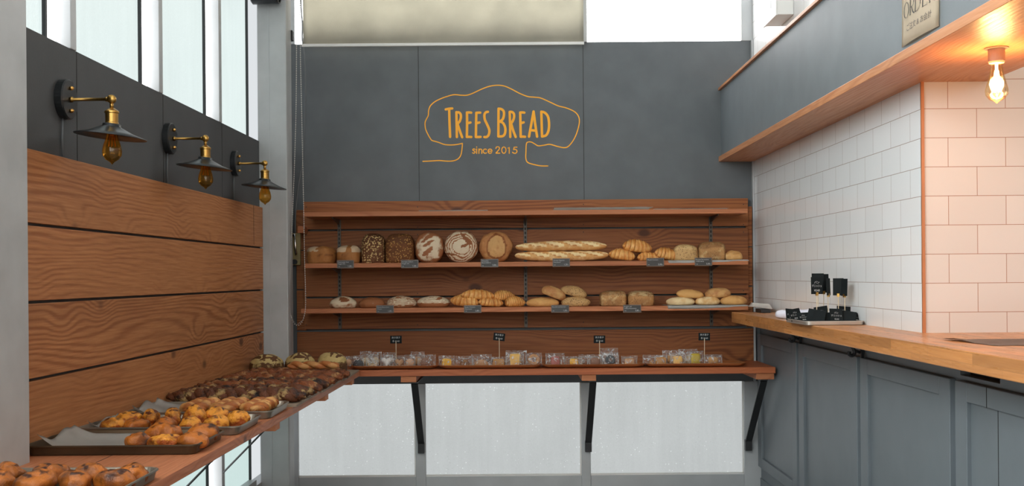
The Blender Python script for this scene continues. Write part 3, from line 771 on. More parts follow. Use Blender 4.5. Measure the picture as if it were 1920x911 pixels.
SM = [smooth_pts([(550, 685), (541, 679), (532, 683), (533, 692), (545, 699), (550, 708), (541, 717), (529, 712)], 4),
      [(564, 680), (564, 718)], [(564, 663), (564, 665)], [(583, 680), (583, 718)], smooth_pts([(583, 696), (590, 683), (602, 682), (608, 692), (608, 718)], 4),
      arc(637, 699, 17, 18, -50, -310), [(661, 699), (694, 699)] , arc(678, 699, 17, 18, 0, -320),
      smooth_pts([(728, 676), (733, 664), (745, 661), (757, 667), (757, 680), (748, 693), (729, 715)], 4), [(729, 716), (762, 716)],
      arc(796, 690, 18, 27, 0, 360, 28), [(832, 673), (842, 664), (842, 718)],
      [(908, 665), (884, 665), (879, 686)], smooth_pts([(879, 686), (893, 683), (906, 692), (907, 706), (895, 717), (880, 715), (870, 708)], 4)]
bm = bmesh.new()
for k, s in enumerate(SM): ribbon(bm, s, 8.5 * px2m, YW - .0010 - .00005 * k, sg)
obj('date_lettering', bm, 'orange', sgn)
# ------------------------------------------------------------------ wall lamps
def wall_lamp(y, label):
    zc = .574; x0 = LX(AW, y)
    t = thing('wall_lamp', (x0, y, zc), label, 'wall lamp', 'black and brass wall lamps')
    bm = bmesh.new(); lathe(bm, [(.0005, 0), (.064, 0), (.064, .022), (.060, .026), (.0005, .026)], 36, (x0, y, zc), 'X')
    obj('backplate', bm, 'shade', t, smooth=False)
    for dz in (.036, -.036):
        bm = bmesh.new(); lathe(bm, [(.006, 0), (.007, .004), (.006, .008), (.003, .011), (.0005, .012)], 12, (x0 + .026, y, zc + dz), 'X'); obj('screw', bm, 'screw', t, smooth=True)
    xe = x0 + .155; bm = bmesh.new()
    lathe(bm, [(.009, 0), (.009, .008), (.0052, .010), (.0052, .112), (.0075, .113), (.0075, .126), (.0005, .127)], 16, (x0 + .026, y, zc), 'X'); obj('arm', bm, 'brass', t, smooth=True)
    bm = bmesh.new(); lathe(bm, [(.0005, -.008), (.013, -.008), (.0145, 0), (.013, .008), (.0005, .008)], 20, (xe + .003, y, zc), 'Y')
    lathe(bm, [(.0062, -.03), (.0062, -.01)], 12, (xe + .003, y, zc)); obj('swivel_joint', bm, 'brass', t, smooth=True)
    cx_, zt = xe + .003, zc - .028
    bm = bmesh.new(); lathe(bm, [(.0005, 0), (.009, -.001), (.018, -.007), (.0225, -.011), (.0225, -.016), (.020, -.018), (.020, -.046), (.0215, -.048), (.0215, -.052), (.0005, -.052)], 28, (cx_, y, zt)); obj('lamp_socket', bm, 'brass', t, smooth=False)
    bm = bmesh.new(); R = .111
    lathe(bm, [(.024, -.050), (.0285, -.052), (.0285, -.058), (.032, -.061), (.07, -.078), (R, -.0905), (R + .001, -.0925), (R - .001, -.0935), (.07, -.081), (.030, -.064), (.024, -.060)], 48, (cx_, y, zt))
    rot(bm, 'Y', 6, (cx_, y, zt - .05)); obj('lamp_shade', bm, 'shade', t, smooth=True)
    bm = bmesh.new(); zb_ = zt - .058
    lathe(bm, [(.013, 0), (.0135, -.012), (.018, -.035), (.027, -.062), (.0305, -.080), (.029, -.094), (.020, -.107), (.008, -.114), (.002, -.121), (.0004, -.123)], 28, (cx_, y, zb_)); b = obj('bulb', bm, 'amber', t, smooth=True)
    bm = bmesh.new()
    for k in range(6):
        a = k * PI / 3; tube(bm, [(cx_ + .005 * math.cos(a), y + .005 * math.sin(a), zb_ - .02), (cx_ + .012 * math.cos(a), y + .012 * math.sin(a), zb_ - .065)], .0009, 5)
    tube(bm, [(cx_, y, zb_), (cx_, y, zb_ - .03)], .005, 8); obj('filament', bm, 'filament_off', b)
    bm = bmesh.new(); tube(bm, [(x0 + .006, y - .012, zc - .06), (x0 + .004, y - .012, zc - .12), (x0 + .0045, y - .012, .392)], .003, 8)
    obj('cord', bm, 'cable', t, smooth=True)
    return t
wall_lamp(3.49, 'black and brass wall lamp above the left boards, nearest the camera')
wall_lamp(4.487, 'black and brass wall lamp, middle of the three on the left')
wall_lamp(5.48, 'black and brass wall lamp, farthest, next to the steel column')

# lit bulbs screwed to the underside of the lower ledge
def ledge_bulb(y, label):
    x = 1.438; t = thing('filament_bulb', (x, y, .662), label, 'bulb')
    bm = bmesh.new(); lathe(bm, [(.0005, 0), (.034, 0), (.034, -.0025), (.0235, -.0035), (.0235, -.040), (.021, -.045), (.0005, -.045)], 28, (x, y, .662)); obj('lamp_socket', bm, 'socket', t)
    zb_ = .662 - .045; bm = bmesh.new()
    lathe(bm, [(.0155, .004), (.0155, 0), (.0165, -.012), (.021, -.035), (.028, -.062), (.0325, -.080), (.031, -.094), (.021, -.107), (.008, -.113), (.003, -.118), (.0004, -.119)], 28, (x, y, zb_)); b = obj('bulb', bm, 'warmglass', t, smooth=True)
    bm = bmesh.new()
    for k in range(8):
        a = k * PI / 4; tube(bm, [(x + .004 * math.cos(a), y + .004 * math.sin(a), zb_ - .022), (x + .012 * math.cos(a), y + .012 * math.sin(a), zb_ - .085)], .0022, 6)
    tube(bm, [(x, y, zb_ + .003), (x, y, zb_ - .022)], .004, 8)
    obj('filament', bm, 'filament', b)
    l = bpy.data.lights.new('bulb_light', 'POINT'); l.energy = LAMP_W; l.color = (1.0, .56, .24); l.shadow_soft_size = .03
    lo = bpy.data.objects.new('bulb_light', l); C.objects.link(lo); lo.location = (x, y, zb_ - .06)
    return t
LAMP_W = 6.0
ledge_bulb(3.232, 'lit amber filament bulb under the timber ledge by the warm-tinted tiles')
ledge_bulb(2.35, 'lit filament bulb under the timber ledge, outside the right edge')

# dark cylinder spotlight clamped to the corner column, at the top edge of the picture
zc = P(500, 8, 5.93).z + .066
t = thing('spotlight', (-1.33, 5.93, zc), 'black cylindrical spotlight at the top of the corner column', 'spotlight')
bm = bmesh.new(); lathe(bm, [(.0005, -1.405), (.055, -1.403), (.066, -1.395), (.066, -1.262), (.063, -1.252), (.056, -1.252), (.056, -1.262), (.0005, -1.262)], 36, (0, 5.93, zc), 'X'); obj('housing', bm, 'shade', t, smooth=False)
bm = bmesh.new(); B(bm, -1.35, -1.31, 5.925, 5.999, zc + .05, zc + .09); obj('mount_bracket', bm, 'black', t)

# roller blind with bead chain
x0, x1 = XA(568.5, 6.36, 1.3), XA(1094.5, 6.36, 1.3); zb0 = P(830, 81.5, 6.36).z
t = thing('roller_blind', ((x0 + x1) / 2, 6.36, zb0), 'beige roller blind pulled down over the upper back window', 'blind')
bm = bmesh.new(); nx = 60
R0 = []
for i in range(nx + 1):
    x = x0 + (x1 - x0) * i / nx; R0.append([bm.verts.new((x, 6.36 + .003 * noise.noise(Vector((x * 3, z, 1))), zb0 + z)) for z in (.0, .2, .4, .7)])
for i in range(nx):
    for j in range(3): bm.faces.new((R0[i][j], R0[i + 1][j], R0[i + 1][j + 1], R0[i][j + 1]))
bmesh.ops.solidify(bm, geom=bm.faces[:], thickness=.0012); obj('cloth', bm, 'blind', t, smooth=True)
obj('bottom_bar', box(x0 - .008, x1 + .002, 6.352, 6.368, zb0 - .014, zb0 + .003), 'white', t, bev=.002)
bm = bmesh.new(); cyl(bm, (x0 - .02, 6.37, CEIL - .06), .04, x1 - x0 + .04, 'X', 16); obj('roller_tube', bm, 'alu', t)
YCH = 6.075
ch = [(562.5, -40), (563, 84), (566, 230), (569.5, 400), (571, 480), (573, 560), (571.5, 588), (566, 604), (559, 610), (551, 606), (545.5, 592), (543, 565), (544.5, 520), (546, 450), (548.5, 400), (554.5, 230), (556, 84), (556, -40)]
pts = [P(a, b, YCH) for a, b in ch]; pts = [Vector(p) for p in smooth_pts([tuple(p) for p in pts], 12)]
bm = bmesh.new(); acc = 0; last = pts[0]; sp_ = .0125
beads = [pts[0]]
for p in pts[1:]:
    while (p - beads[-1]).length >= sp_: beads.append(beads[-1] + (p - beads[-1]).normalized() * sp_)
for q in beads:
    bmesh.ops.create_icosphere(bm, subdivisions=1, radius=.0032, matrix=Matrix.Translation(q))
tube(bm, beads[::4], .0009, 5)
tag(obj('bead_chain', bm, 'chain', smooth=True), 'white bead pull chain looping down beside the corner column', 'chain')
bm = bmesh.new(); cb = [(563, -30), (565, 20), (567, 45), (567, 75), (571, 110), (573, 160), (571, 230), (567, 300), (559, 350), (554, 400), (553, 440)]
tube(bm, smooth_pts([tuple(P(a, b, 6.41)) for a, b in cb], 6), .0042, 8)
tag(obj('hanging_cable', bm, 'cable', smooth=True), 'grey cable hanging down the corner of the back wall', 'cable')
# window latch
t = thing('window_latch', P(553, 497, 6.40), 'beige window latch with a chrome lever beside the pull chain', 'latch')
a0 = P(544.5, 497, 6.40); a1 = P(563, 437, 6.40)
obj('latch_plate', box(a0.x, a1.x, 6.395, 6.426, a0.z, a1.z), 'beige', t, bev=.003)
bm = bmesh.new(); tube(bm, [P(551.5, 440, 6.375), P(553, 444, 6.37), P(554, 465, 6.37), P(555.5, 477, 6.378)], lambda u: .0042 + .0025 * u, 10)
cyl(bm, P(551.5, 441, 6.372), .009, .02, 'Y', 14); obj('lever', bm, 'chrome', t, smooth=True)
bm = bmesh.new(); cyl(bm, P(551.5, 491, 6.37), .015, .028, 'Y', 20); obj('knob', bm, 'black', t)
bm = bmesh.new(); a0 = P(559.5, 437, 6.30); a1 = P(570, 424, 6.30)
B(bm, a0.x, a1.x, 6.28, 6.425, a0.z, a1.z); tag(obj('timber_block', bm, 'shelf', bev=.002), 'small timber block on the back wall beside the window latch', 'block')
# black clip up on the column edge
a0 = P(544, 76, 6.2); a1 = P(549, 57, 6.2)
bm = bmesh.new(); B(bm, a0.x - .012, a1.x, 6.19, 6.23, a0.z, a1.z); tag(obj('cable_clip', bm, 'black', bev=.004), 'small black clip on the corner column above the grey wall', 'clip')

# white box on the tiles above the bulkhead
t = thing('mounted_junction_box', (1.385, 5.635, 1.304), 'white metal box fixed to the tiles above the bulkhead', 'box')
obj('casing', box(1.345, XT - .0005, 5.50, 5.77, 1.304, 1.62), 'white', t, bev=.004)
obj('cover', box(1.338, 1.3455, 5.495, 5.775, 1.300, 1.62), 'white', t, bev=.002)
bm = bmesh.new(); tube(bm, [P(1443, -2, 5.6) , P(1443, 6, 5.6), P(1440, 11, 5.6)], .003, 6)
for v in bm.verts: v.co.x = v.co.x * 0 + 1.3365 + (v.co.z % .002)
obj('seam_mark', box(1.3372, 1.3382, 5.60, 5.606, 1.36, 1.40), 'black', t); bm.free()

# order sign on the bulkhead
XS = 1.2375; ys0, ys1 = 3.146, 3.445; zs0 = .709
t = thing('order_sign', (XS, (ys0 + ys1) / 2, zs0), 'cream paper sign lettered ORDER taped on the bulkhead', 'sign')
bm = bmesh.new(); V = []
for i in range(13):
    y = ys1 + (ys0 - ys1) * i / 12
    V.append([bm.verts.new((XS - (.010 * (1 - j / 8) ** 2) * (.3 + .7 * math.sin(PI * i / 12)), y, zs0 + .40 * j / 8)) for j in range(9)])
for i in range(12):
    for j in range(8): bm.faces.new((V[i][j], V[i + 1][j], V[i + 1][j + 1], V[i][j + 1]))
bmesh.ops.solidify(bm, geom=bm.faces[:], thickness=-.0006); obj('card', bm, 'kraft', t, smooth=True)
# letters read left to right from far to near; u in metres from the far edge, v above the lower edge
def onsign(bm, dx):
    for v in bm.verts:
        u, w_, dd = v.co.x, v.co.y, v.co.z
        j = max(0, min(1, (w_) / .40)); s_ = .3 + .7 * math.sin(PI * max(0, min(1, u / .299)))
        v.co = Vector((XS - .010 * (1 - j) ** 2 * s_ - .0016 - dx, ys1 - u, zs0 + w_))
    return bm
def strokes(L):
    bm = bmesh.new(); k = 0
    for w_, pts in L:
        q = [Vector((a, b, 0)) for a, b in pts]; n = len(q)
        for i in range(n - 1):
            d = (q[i + 1] - q[i]).normalized(); nn = Vector((-d.y, d.x, 0)) * w_ / 2; e = d * w_ * .12
            bm.faces.new([bm.verts.new(p) for p in (q[i] + nn - e, q[i + 1] + nn + e, q[i + 1] - nn + e, q[i] - nn - e)])
    return bm
def serif(ch, x, y, w_, h):
    th, tn = .0065, .0013; L = []
    def S(xx, yy): L.append((tn, [(x + xx - .006, y + yy), (x + xx + .007, y + yy)]))
    if ch == 'O':
        c = (x + w_ / 2, y + h / 2)
        for k in range(28):
            a0, a1 = 2 * PI * k / 28, 2 * PI * (k + 1) / 28
            wd_ = tn + (th * .7 - tn) * abs(math.cos((a0 + a1) / 2)) ** 1.5
            L.append((wd_, [(c[0] + w_ / 2 * math.cos(a0), c[1] + h / 2 * math.sin(a0)), (c[0] + w_ / 2 * math.cos(a1), c[1] + h / 2 * math.sin(a1))]))
    if ch in 'RDE': L.append((th * .8, [(x + .006, y), (x + .006, y + h)])); S(.006, 0); S(.006, h)
    if ch == 'R':
        p = [(x + .006, y + h), (x + w_ * .55, y + h), (x + w_ * .9, y + h * .9), (x + w_ * .95, y + h * .76), (x + w_ * .85, y + h * .6), (x + w_ * .5, y + h * .51), (x + .006, y + h * .51)]
        L.append((tn * 1.3, smooth_pts(p, 4))); L.append((th * .7, [(x + w_ * .95, y + h * .82), (x + w_ * .95, y + h * .70)]))
        L.append((th * .7, smooth_pts([(x + w_ * .45, y + h * .51), (x + w_ * .8, y + h * .12), (x + w_ * 1.08, y)], 4)))
    if ch == 'D':
        p = [(x + .006, y + h), (x + w_ * .5, y + h), (x + w_ * .88, y + h * .8), (x + w_, y + h * .5), (x + w_ * .88, y + h * .2), (x + w_ * .5, y), (x + .006, y)]
        L.append((tn * 1.3, smooth_pts(p, 5))); L.append((th * .7, [(x + w_ * .98, y + h * .68), (x + w_, y + h * .5), (x + w_ * .98, y + h * .32)]))
    if ch == 'E':
        for yy, ww in ((h, .85), (h * .52, .6), (0, .95)): L.append((tn, [(x + .006, y + yy), (x + w_ * ww, y + yy)]))
        L.append((tn, [(x + w_ * .85, y + h), (x + w_ * .85, y + h * .88)])); L.append((tn, [(x + w_ * .95, y), (x + w_ * .95, y + h * .14)]))
    return L
L = []
for ch_, u, ww in (('O', .025, .043), ('R', .077, .038), ('D', .122, .046), ('E', .181, .040), ('R', .233, .038)): L += serif(ch_, u, .083, ww, .047)
obj('order_lettering', onsign(strokes(L), .0), 'ink', t)
bm = textmesh('\u3054\u6ce8\u6587 & \u304a\u4f1a\u8a08', .034)
xs = [v.co.x for v in bm.verts]; s_ = .198 / max(.01, max(xs) - min(xs)); x_ = min(xs)
for v in bm.verts: v.co = Vector(((v.co.x - x_) * s_ + .055, v.co.y * s_ * .85 + .040, 0))
obj('japanese_lettering', onsign(bm, .0), 'inkgrey', t)

# ------------------------------------------------------------------ price tags on the shelf edges
def price(pxl, pyt, pxr, pyb, l1, l2, pr, unit, label):
    y = YF - .004; a = P(pxl, pyb, y); b = P(pxr, pyt, y); w_, h = b.x - a.x, b.z - a.z
    t = thing('shelf_price_tag', (a.x + w_ / 2, y, a.z), label, 'price tag', 'price tags on the shelf edges')
    bm = bmesh.new(); loft(bm, [[(a.x, y - .004, a.z), (b.x, y - .004, a.z), (b.x, y - .001, b.z), (a.x, y - .001, b.z)], [(a.x, y + .0, a.z), (b.x, y + .0, a.z), (b.x, y + .003, b.z), (a.x, y + .003, b.z)]]); obj('holder', bm, 'tagframe', t)
    bm = bmesh.new(); e = .0035; loft(bm, [[(a.x + e, y - .0047, a.z + e), (b.x - e, y - .0047, a.z + e), (b.x - e, y - .0022, b.z - e), (a.x + e, y - .0022, b.z - e)], [(a.x + e, y - .0042, a.z + e), (b.x - e, y - .0042, a.z + e), (b.x - e, y - .0017, b.z - e), (a.x + e, y - .0017, b.z - e)]]); obj('card', bm, 'tag', t)
    g_ = bmesh.new()
    for s, sz, u, v, al in ((l1, .0085, e + .003, h - .0135, 0), (l2, .0085, e + .003, h - .0235, 0), (unit, .0058, e + .003, .008, 0), (pr, .0125, w_ - e - .003, .0075, 1)):
        if not s: continue
        tm = textmesh(s, sz)
        xs = [q.co.x for q in tm.verts]; off = -min(xs) if not al else -max(xs)
        lim = (w_ - 2 * e - .006) * (1 if not al else .5); k = min(1, lim / (max(xs) - min(xs)))
        for q in tm.verts:
            uu = (q.co.x + off) * k + u; vv = q.co.y + v
            q.co = Vector((a.x + uu, y - .0050 + .0025 * (vv / h) - .0004, a.z + vv))
        addbm(g_, tm)
    obj('lettering', g_, 'chalk', t)
TG = [(632, 487.5, 663.5, 503, 'Feuerzauber brot', 'Roggen (M)', '1,50.-', '1 Stk', 'dark price tag on the middle shelf, leftmost one, under the floured tin loaf'),
 (752, 487, 784.5, 502.5, 'Kerniges Vollkorn', 'Roggen (M)', '1,50.-', '1 Stk', 'dark price tag under the wide sunflower-seed loaf on the middle shelf'),
 (901.5, 485.3, 934.5, 501, 'Klassisches', 'Bauernlaibbrot', '3,00.-', '1 kg', 'dark price tag under the cracked round loaf on the middle shelf'),
 (1036, 484.3, 1068.5, 500, 'Knusper Baguette', 'Franz\u00f6sisch', '1,20.-', '1 Stk', 'dark price tag below the two stacked baguettes'),
 (1212, 483.3, 1245, 499.5, 'Mandel Croissant', '', '2,50.-', '1 Stk', 'dark price tag below the croissants on the middle shelf'),
 (1302.5, 482.8, 1335, 498.5, 'Knusper Sonnenbrot', 'Vollkornbrot', '3,50.-', '1 Stk', 'dark price tag on the white liner at the right of the middle shelf'),
 (705.5, 572, 738.5, 587, 'Kleines Bauernbrot', 'Weizen', '1,00.-', '1 Stk', 'dark price tag on the lower shelf, leftmost one, under the brown oval loaves'),
 (870, 572, 902.5, 586.5, 'Butter Croissant', 'Hausrezept', '2,80.-', '1 Stk', 'dark price tag below the pile of croissants on the lower shelf'),
 (1033.5, 571.5, 1067, 586, 'Brezelini und Semmel', '', '1,00.-', '1 Stk', 'dark price tag below the seeded rolls on the lower shelf'),
 (1168.5, 571, 1202, 586, 'Roggen und', 'Vollkornkastenbrot', '3,80.-', '1 Stk', 'dark price tag below the twin tin loaves on the lower shelf')]
for a in TG: price(*a)

# ------------------------------------------------------------------ bread on the shelves
KS = 6.22 / F
def put(name, bm, mat, px, z, label, cat, grp=None, Y=6.24, rz=0):
    if rz: rot(bm, 'Z', rz)
    drop(bm, 0.0)
    o = obj(name, bm, mat, smooth=True, local=True, loc=(XA(px, Y, z), Y, z + .0006)); return tag(o, label, cat, grp)
def hgt(px, pyt, z, Y=6.22): return P(px, pyt, Y).z - z
ZM, ZL = .0776, -.1756
def tin_mark(u, v, w): return (1.0 if (w > .35 and noise.noise(Vector((u * 2, v * 2, 3))) > -.05) else 0.0, .5 if abs(w - .12) < .06 else 0)
def seed_top(u, v, w): return (.3, .35 if w > .5 else 0)
put('tin_loaf', blob(54 * KS, .12, hgt(603, 461, ZM), 2.7, 2.6, amp=.012, freq=16, seed=1, taper=.06, mark=lambda u, v, w: (.75 if (w > .55 and u < -.2) else .1, .6 if abs(w - .15 - .1 * u) < .05 else 0)), 'b_tin', 603, ZM, 'brown cracked tin loaf at the left end of the middle shelf', 'bread', 'breads on the middle shelf')
put('tin_loaf', blob(46 * KS, .12, hgt(654, 460, ZM), 2.8, 2.7, amp=.010, freq=16, seed=2, taper=.06, mark=lambda u, v, w: (1.0 if (w > .4 and abs(u - .1) > .18) else 0, .5 if abs(w - .1) < .05 else 0)), 'b_tin', 654, ZM, 'tin loaf with white flour patches on top, second on the middle shelf', 'bread', 'breads on the middle shelf')
put('seeded_loaf', blob(45 * KS, .15, hgt(701, 438, ZM), 3.6, 3.2, amp=.004, freq=20, seed=3, mark=seed_top), 'b_sun', 701, ZM, 'tall loaf coated in pale sunflower seeds on the middle shelf', 'bread', 'breads on the middle shelf')
put('seeded_loaf', blob(54 * KS, .15, hgt(750, 438, ZM), 3.8, 3.4, amp=.004, freq=20, seed=4, mark=seed_top), 'b_dark', 750.5, ZM, 'wide dark loaf with golden seeds, right of the pale-seeded one', 'bread', 'breads on the middle shelf')
def slash(u, v, w, cs):
    for (a, b, ang, L_, wd_) in cs:
        c, s = math.cos(math.radians(ang)), math.sin(math.radians(ang)); du, dw = u - a, w - b
        p, q = du * c + dw * s, -du * s + dw * c
        if (p / L_) ** 2 + (q / wd_) ** 2 < 1: return True
    return False
def m5(u, v, w):
    if v < 0 and slash(u, v, w, ((-.1, .62, 35, .5, .12), (.0, .28, 35, .42, .09), (-.05, -.22, 38, .5, .14))): return (0.0, .15)
    return (.62 - .9 * max(0, (u * u + w * w) - .55), 0)
put('floured_loaf', blob(53 * KS, .11, hgt(805, 436, ZM), 3.0, 2.6, seg=64, rings=44, amp=.004, seed=5, base=.96, mark=m5), 'b_flour', 805.5, ZM, 'floured squarish loaf with two diagonal slashes, standing on edge', 'bread', 'breads on the middle shelf')
def m6(u, v, w):
    r = math.sqrt(u * u + w * w)
    if slash(u, v, w, ((.30, .50, -50, .55, .09), (.28, .12, 30, .35, .07), (-.62, -.48, -10, .35, .06))): return (0.0, .4)
    if r > .42: return (.95 if math.sin(r * 44 + .6) > -.35 else .02, 0)
    return (.85 + .3 * noise.noise(Vector((u * 6, w * 6, 2))), 0)
put('spiral_loaf', blob(64 * KS, .10, hgt(865, 433.5, ZM), 2.05, 2.05, seg=90, rings=64, amp=.004, seed=6, base=.97, mark=m6), 'b_flour', 865, ZM, 'round loaf with flour rings, standing upright on the middle shelf', 'bread', 'breads on the middle shelf')
def m7(u, v, w):
    e = ((u - .05) / .62) ** 2 + ((w - .02) / .85) ** 2
    if .72 < e < 1.0: return (.2, .75)
    if e <= .72: return (.75, 0)
    return (.3, .0)
put('rustic_loaf', blob(62 * KS, .10, hgt(930, 435, ZM), 2.1, 2.1, seg=72, rings=48, amp=.006, seed=7, base=.97, mark=m7), 'b_orange', 930, ZM, 'round orange-brown loaf with a burst crust, left of the baguettes', 'bread', 'breads on the middle shelf')
def baguette(px0, px1, seed):
    bm = bmesh.new(); L_ = (px1 - px0) * KS; n = 70
    pts = [(-L_ / 2 + L_ * i / n, .004 * math.sin(i / 9 + seed), .0235 + .003 * math.sin(i / 13 + seed * 2)) for i in range(n + 1)]
    def r(t): return .0245 * (max(0.0, 1 - abs(2 * t - 1) ** 3.2)) ** .5 + .004
    def mk_(t, a):
        k = (t * 5.2 + .12 * seed) % 1.0; q = abs(((a + PI) % (2 * PI)) - PI + .9 - .8 * k) 
        if q < .16 + .22 * math.sin(PI * k): return (.95, 0)
        if q < .30 + .22 * math.sin(PI * k): return (.2, .6)
        return (.35, .25 if t < .1 or t > .92 else 0)
    tube(bm, pts, r, 26, mark=mk_)
    for v in bm.verts: v.co += Vector((0, 0, 1)) * noise.noise(v.co * 30 + Vector((seed, 0, 0))) * .003; v.co.y += noise.noise(v.co * 30 + Vector((0, seed, 0))) * .003
    return bm
put('baguette', baguette(966, 1141, 1), 'b_baguette', 1053.5, ZM, 'golden baguette lying on the middle shelf, lower of the pair', 'baguette', 'two stacked baguettes', Y=6.19)
put('baguette', baguette(967, 1138, 2.3), 'b_baguette', 1052.5, ZM + .0575, 'golden baguette, upper of the stacked pair', 'baguette', 'two stacked baguettes', Y=6.195)
def croi(px0, px1, pyb, pyt, zs, label, seed, grp, Y=6.2, rz=0, bend=.03, tilt=0, wraps=3.4):
    L_ = (px1 - px0) * Y / F; R_ = (P(0, pyt, Y).z - P(0, pyb, Y).z) / 1.57
    bm = croissant(L_, R_, bend, seed, wraps)
    if tilt: rot(bm, 'Y', tilt)
    pxm = (px0 + px1) / 2
    z = zs if zs in (ZM, ZL) else P(pxm, pyb, Y).z
    put('croissant', bm, 'b_croissant', pxm, z, label, 'croissant', grp, Y=Y, rz=rz)
g1 = 'croissants on the middle shelf'
croi(1141, 1191, 490, 469.5, ZM, 'croissant at the left of the middle shelf pile, right of the baguettes', 1, g1, rz=-12, tilt=8)
croi(1190, 1238, 490, 474, ZM, 'croissant half behind the price tag in the middle shelf pile', 2, g1, rz=14)
croi(1222, 1270, 490, 469, ZM, 'croissant at the right of the middle shelf pile, sloping down right', 3, g1, rz=10, tilt=10, Y=6.215)
croi(1163, 1220, 475, 452, 0, 'croissant resting on top of the middle shelf pile', 4, g1, Y=6.215, rz=8, tilt=6)
put('seeded_loaf', blob(47 * KS, .12, hgt(1285, 459, ZM + .001), 3.2, 3.0, amp=.004, seed=11, mark=lambda u, v, w: (.2 if w < .5 else .6, 0)), 'b_seed', 1285, ZM + .002, 'small seed-flecked loaf on the liner, left of the tin loaf', 'bread', 'breads on the middle shelf', Y=6.22)
put('tin_loaf', blob(49 * KS, .13, hgt(1333, 454, ZM + .001), 4.2, 3.6, amp=.003, seed=12, taper=.05, mark=lambda u, v, w: (.35, .5 if (w > .45) else (.35 if (u / .6) ** 2 + ((w + .25) / .38) ** 2 < 1 else 0))), 'b_grain', 1333.5, ZM + .002, 'brown tin loaf with a flecked top at the right of the middle shelf', 'bread', 'breads on the middle shelf', Y=6.22)
put('bread_roll', blob(34 * KS, .08, hgt(1375, 471, ZM), 2.2, 2.1, amp=.006, seed=13, mark=lambda u, v, w: (.3, .2 if w > .5 else 0)), 'b_pale', 1375, ZM + .002, 'small golden roll at the right end of the middle shelf', 'bread', 'breads on the middle shelf', Y=6.20)
g2 = 'breads on the lower shelf'
def m21(u, v, w): return (.0, .5) if slash(u, v, w, ((.1, .62, -35, .45, .22),)) else (.5 + (.25 if w > 0 else 0), 0)
put('oval_loaf', blob(51 * KS, .11, hgt(644, 556, ZL), 2.3, 2.0, amp=.006, seed=21, mark=m21), 'b_flour', 644, ZL, 'dark floured oval loaf with a split crust, left end of lower shelf', 'bread', g2)
put('oval_loaf', blob(49 * KS, .11, hgt(697, 557, ZL), 2.3, 2.0, amp=.004, seed=22, mark=lambda u, v, w: (.12, .15 if w > .5 else 0)), 'b_flour', 698, ZL, 'plain brown oval loaf, second on the lower shelf', 'bread', g2)
def m23(u, v, w):
    if slash(u, v, w, ((-.25, .80, 60, .2, .08), (-.05, .74, -50, .2, .07))): return (0, .3)
    return (.95 if math.sin(w * 34) > -.3 else .1, 0) if w > -.3 else (.25, 0)
put('oval_loaf', blob(56 * KS, .11, hgt(753, 555, ZL), 2.3, 2.0, seg=64, rings=44, amp=.003, seed=23, mark=m23), 'b_flour', 753, ZL, 'oval loaf with white flour stripes, third on the lower shelf', 'bread', g2)
def m24(u, v, w):
    if slash(u, v, w, ((.35, .62, 40, .3, .12),)): return (0, .1)
    return (1.1 if w > .05 and math.sin(w * 30) > -.75 else .2, 0)
put('oval_loaf', blob(62 * KS, .12, hgt(813, 555, ZL), 2.3, 2.0, seg=64, rings=44, amp=.003, seed=24, mark=m24), 'b_flour', 813, ZL, 'large white-floured oval loaf left of the croissants', 'bread', g2)
g3 = 'croissants on the lower shelf'
croi(845, 900, 578, 557, ZL, 'croissant at the lower left of the lower shelf pile', 5, g3, rz=-12, tilt=6)
croi(894, 942, 578, 561, ZL, 'croissant at the bottom middle of the lower shelf pile', 6, g3, rz=14, tilt=4)
croi(941, 983, 578, 559, ZL, 'croissant at the lower right of the lower shelf pile, end facing out', 7, g3, rz=28, wraps=5)
croi(863, 927, 562, 544, 0, 'pale croissant on top of the lower shelf pile, left one', 8, g3, rz=6, tilt=2)
croi(920, 964, 563, 545, 0, 'dark croissant on top of the lower shelf pile, right one', 9, g3, rz=24, wraps=5, Y=6.24)
g4 = 'rolls in the middle of the lower shelf'
def roll(px0, px1, pyt, z, pyb, mat, label, seed, grp, tilt=0, rz=0, Y=6.2, mark=None, nx=2.3, dep=.085):
    h = P(0, pyt, Y).z - P(0, pyb, Y).z
    bm = blob((px1 - px0) * Y / F, dep, h, nx, 2.0, amp=.004, seed=seed, mark=mark, base=.6)
    if tilt: rot(bm, 'Y', tilt)
    pxm = (px0 + px1) / 2; zz = z if z is not None else P(pxm, pyb, Y).z
    put('bread_roll', bm, mat, pxm, zz, label, 'bread roll', grp, Y=Y, rz=rz)
roll(987, 1048, 560, ZL, 577, 'b_pale', 'long golden roll at the lower left of the seeded-roll pile', 31, g4)
roll(1053, 1107, 559.5, ZL, 577, 'b_seed', 'pale roll speckled with dark seeds at the lower right of the pile', 32, g4)
roll(1012, 1060, 544, None, 564, 'b_orange', 'brown roll with a floury patch leaning across the pile', 33, g4, tilt=22, mark=lambda u, v, w: (1.0 if w > .75 and abs(u) < .4 else .5, 0))
roll(1049, 1099, 541, None, 560, 'b_seed', 'roll crusted with dark seeds on top of the pile', 34, g4, tilt=14, Y=6.22)
put('tin_loaf', blob(50 * KS, .13, hgt(1147, 545, ZL), 4.0, 3.4, amp=.003, seed=41, taper=.04, mark=lambda u, v, w: (.35, .45 if (w > .5) else (.3 if (u / .7) ** 2 + ((w + .2) / .35) ** 2 < 1 else 0))), 'b_grain', 1149, ZL, 'left of the twin seeded tin loaves on the lower shelf', 'bread', g2)
put('tin_loaf', blob(50 * KS, .13, hgt(1200, 545, ZL), 3.8, 3.2, amp=.003, seed=42, taper=.04, mark=lambda u, v, w: (.9 if w > .45 and noise.noise(Vector((u * 9, v * 9, w * 9))) > 0 else .3, .35 if w > .5 else (.3 if (u / .7) ** 2 + ((w + .2) / .35) ** 2 < 1 else 0))), 'b_grain', 1201, ZL, 'right of the twin tin loaves, scattered with pale oats', 'bread', g2)
g5 = 'pale rolls on the white liner'
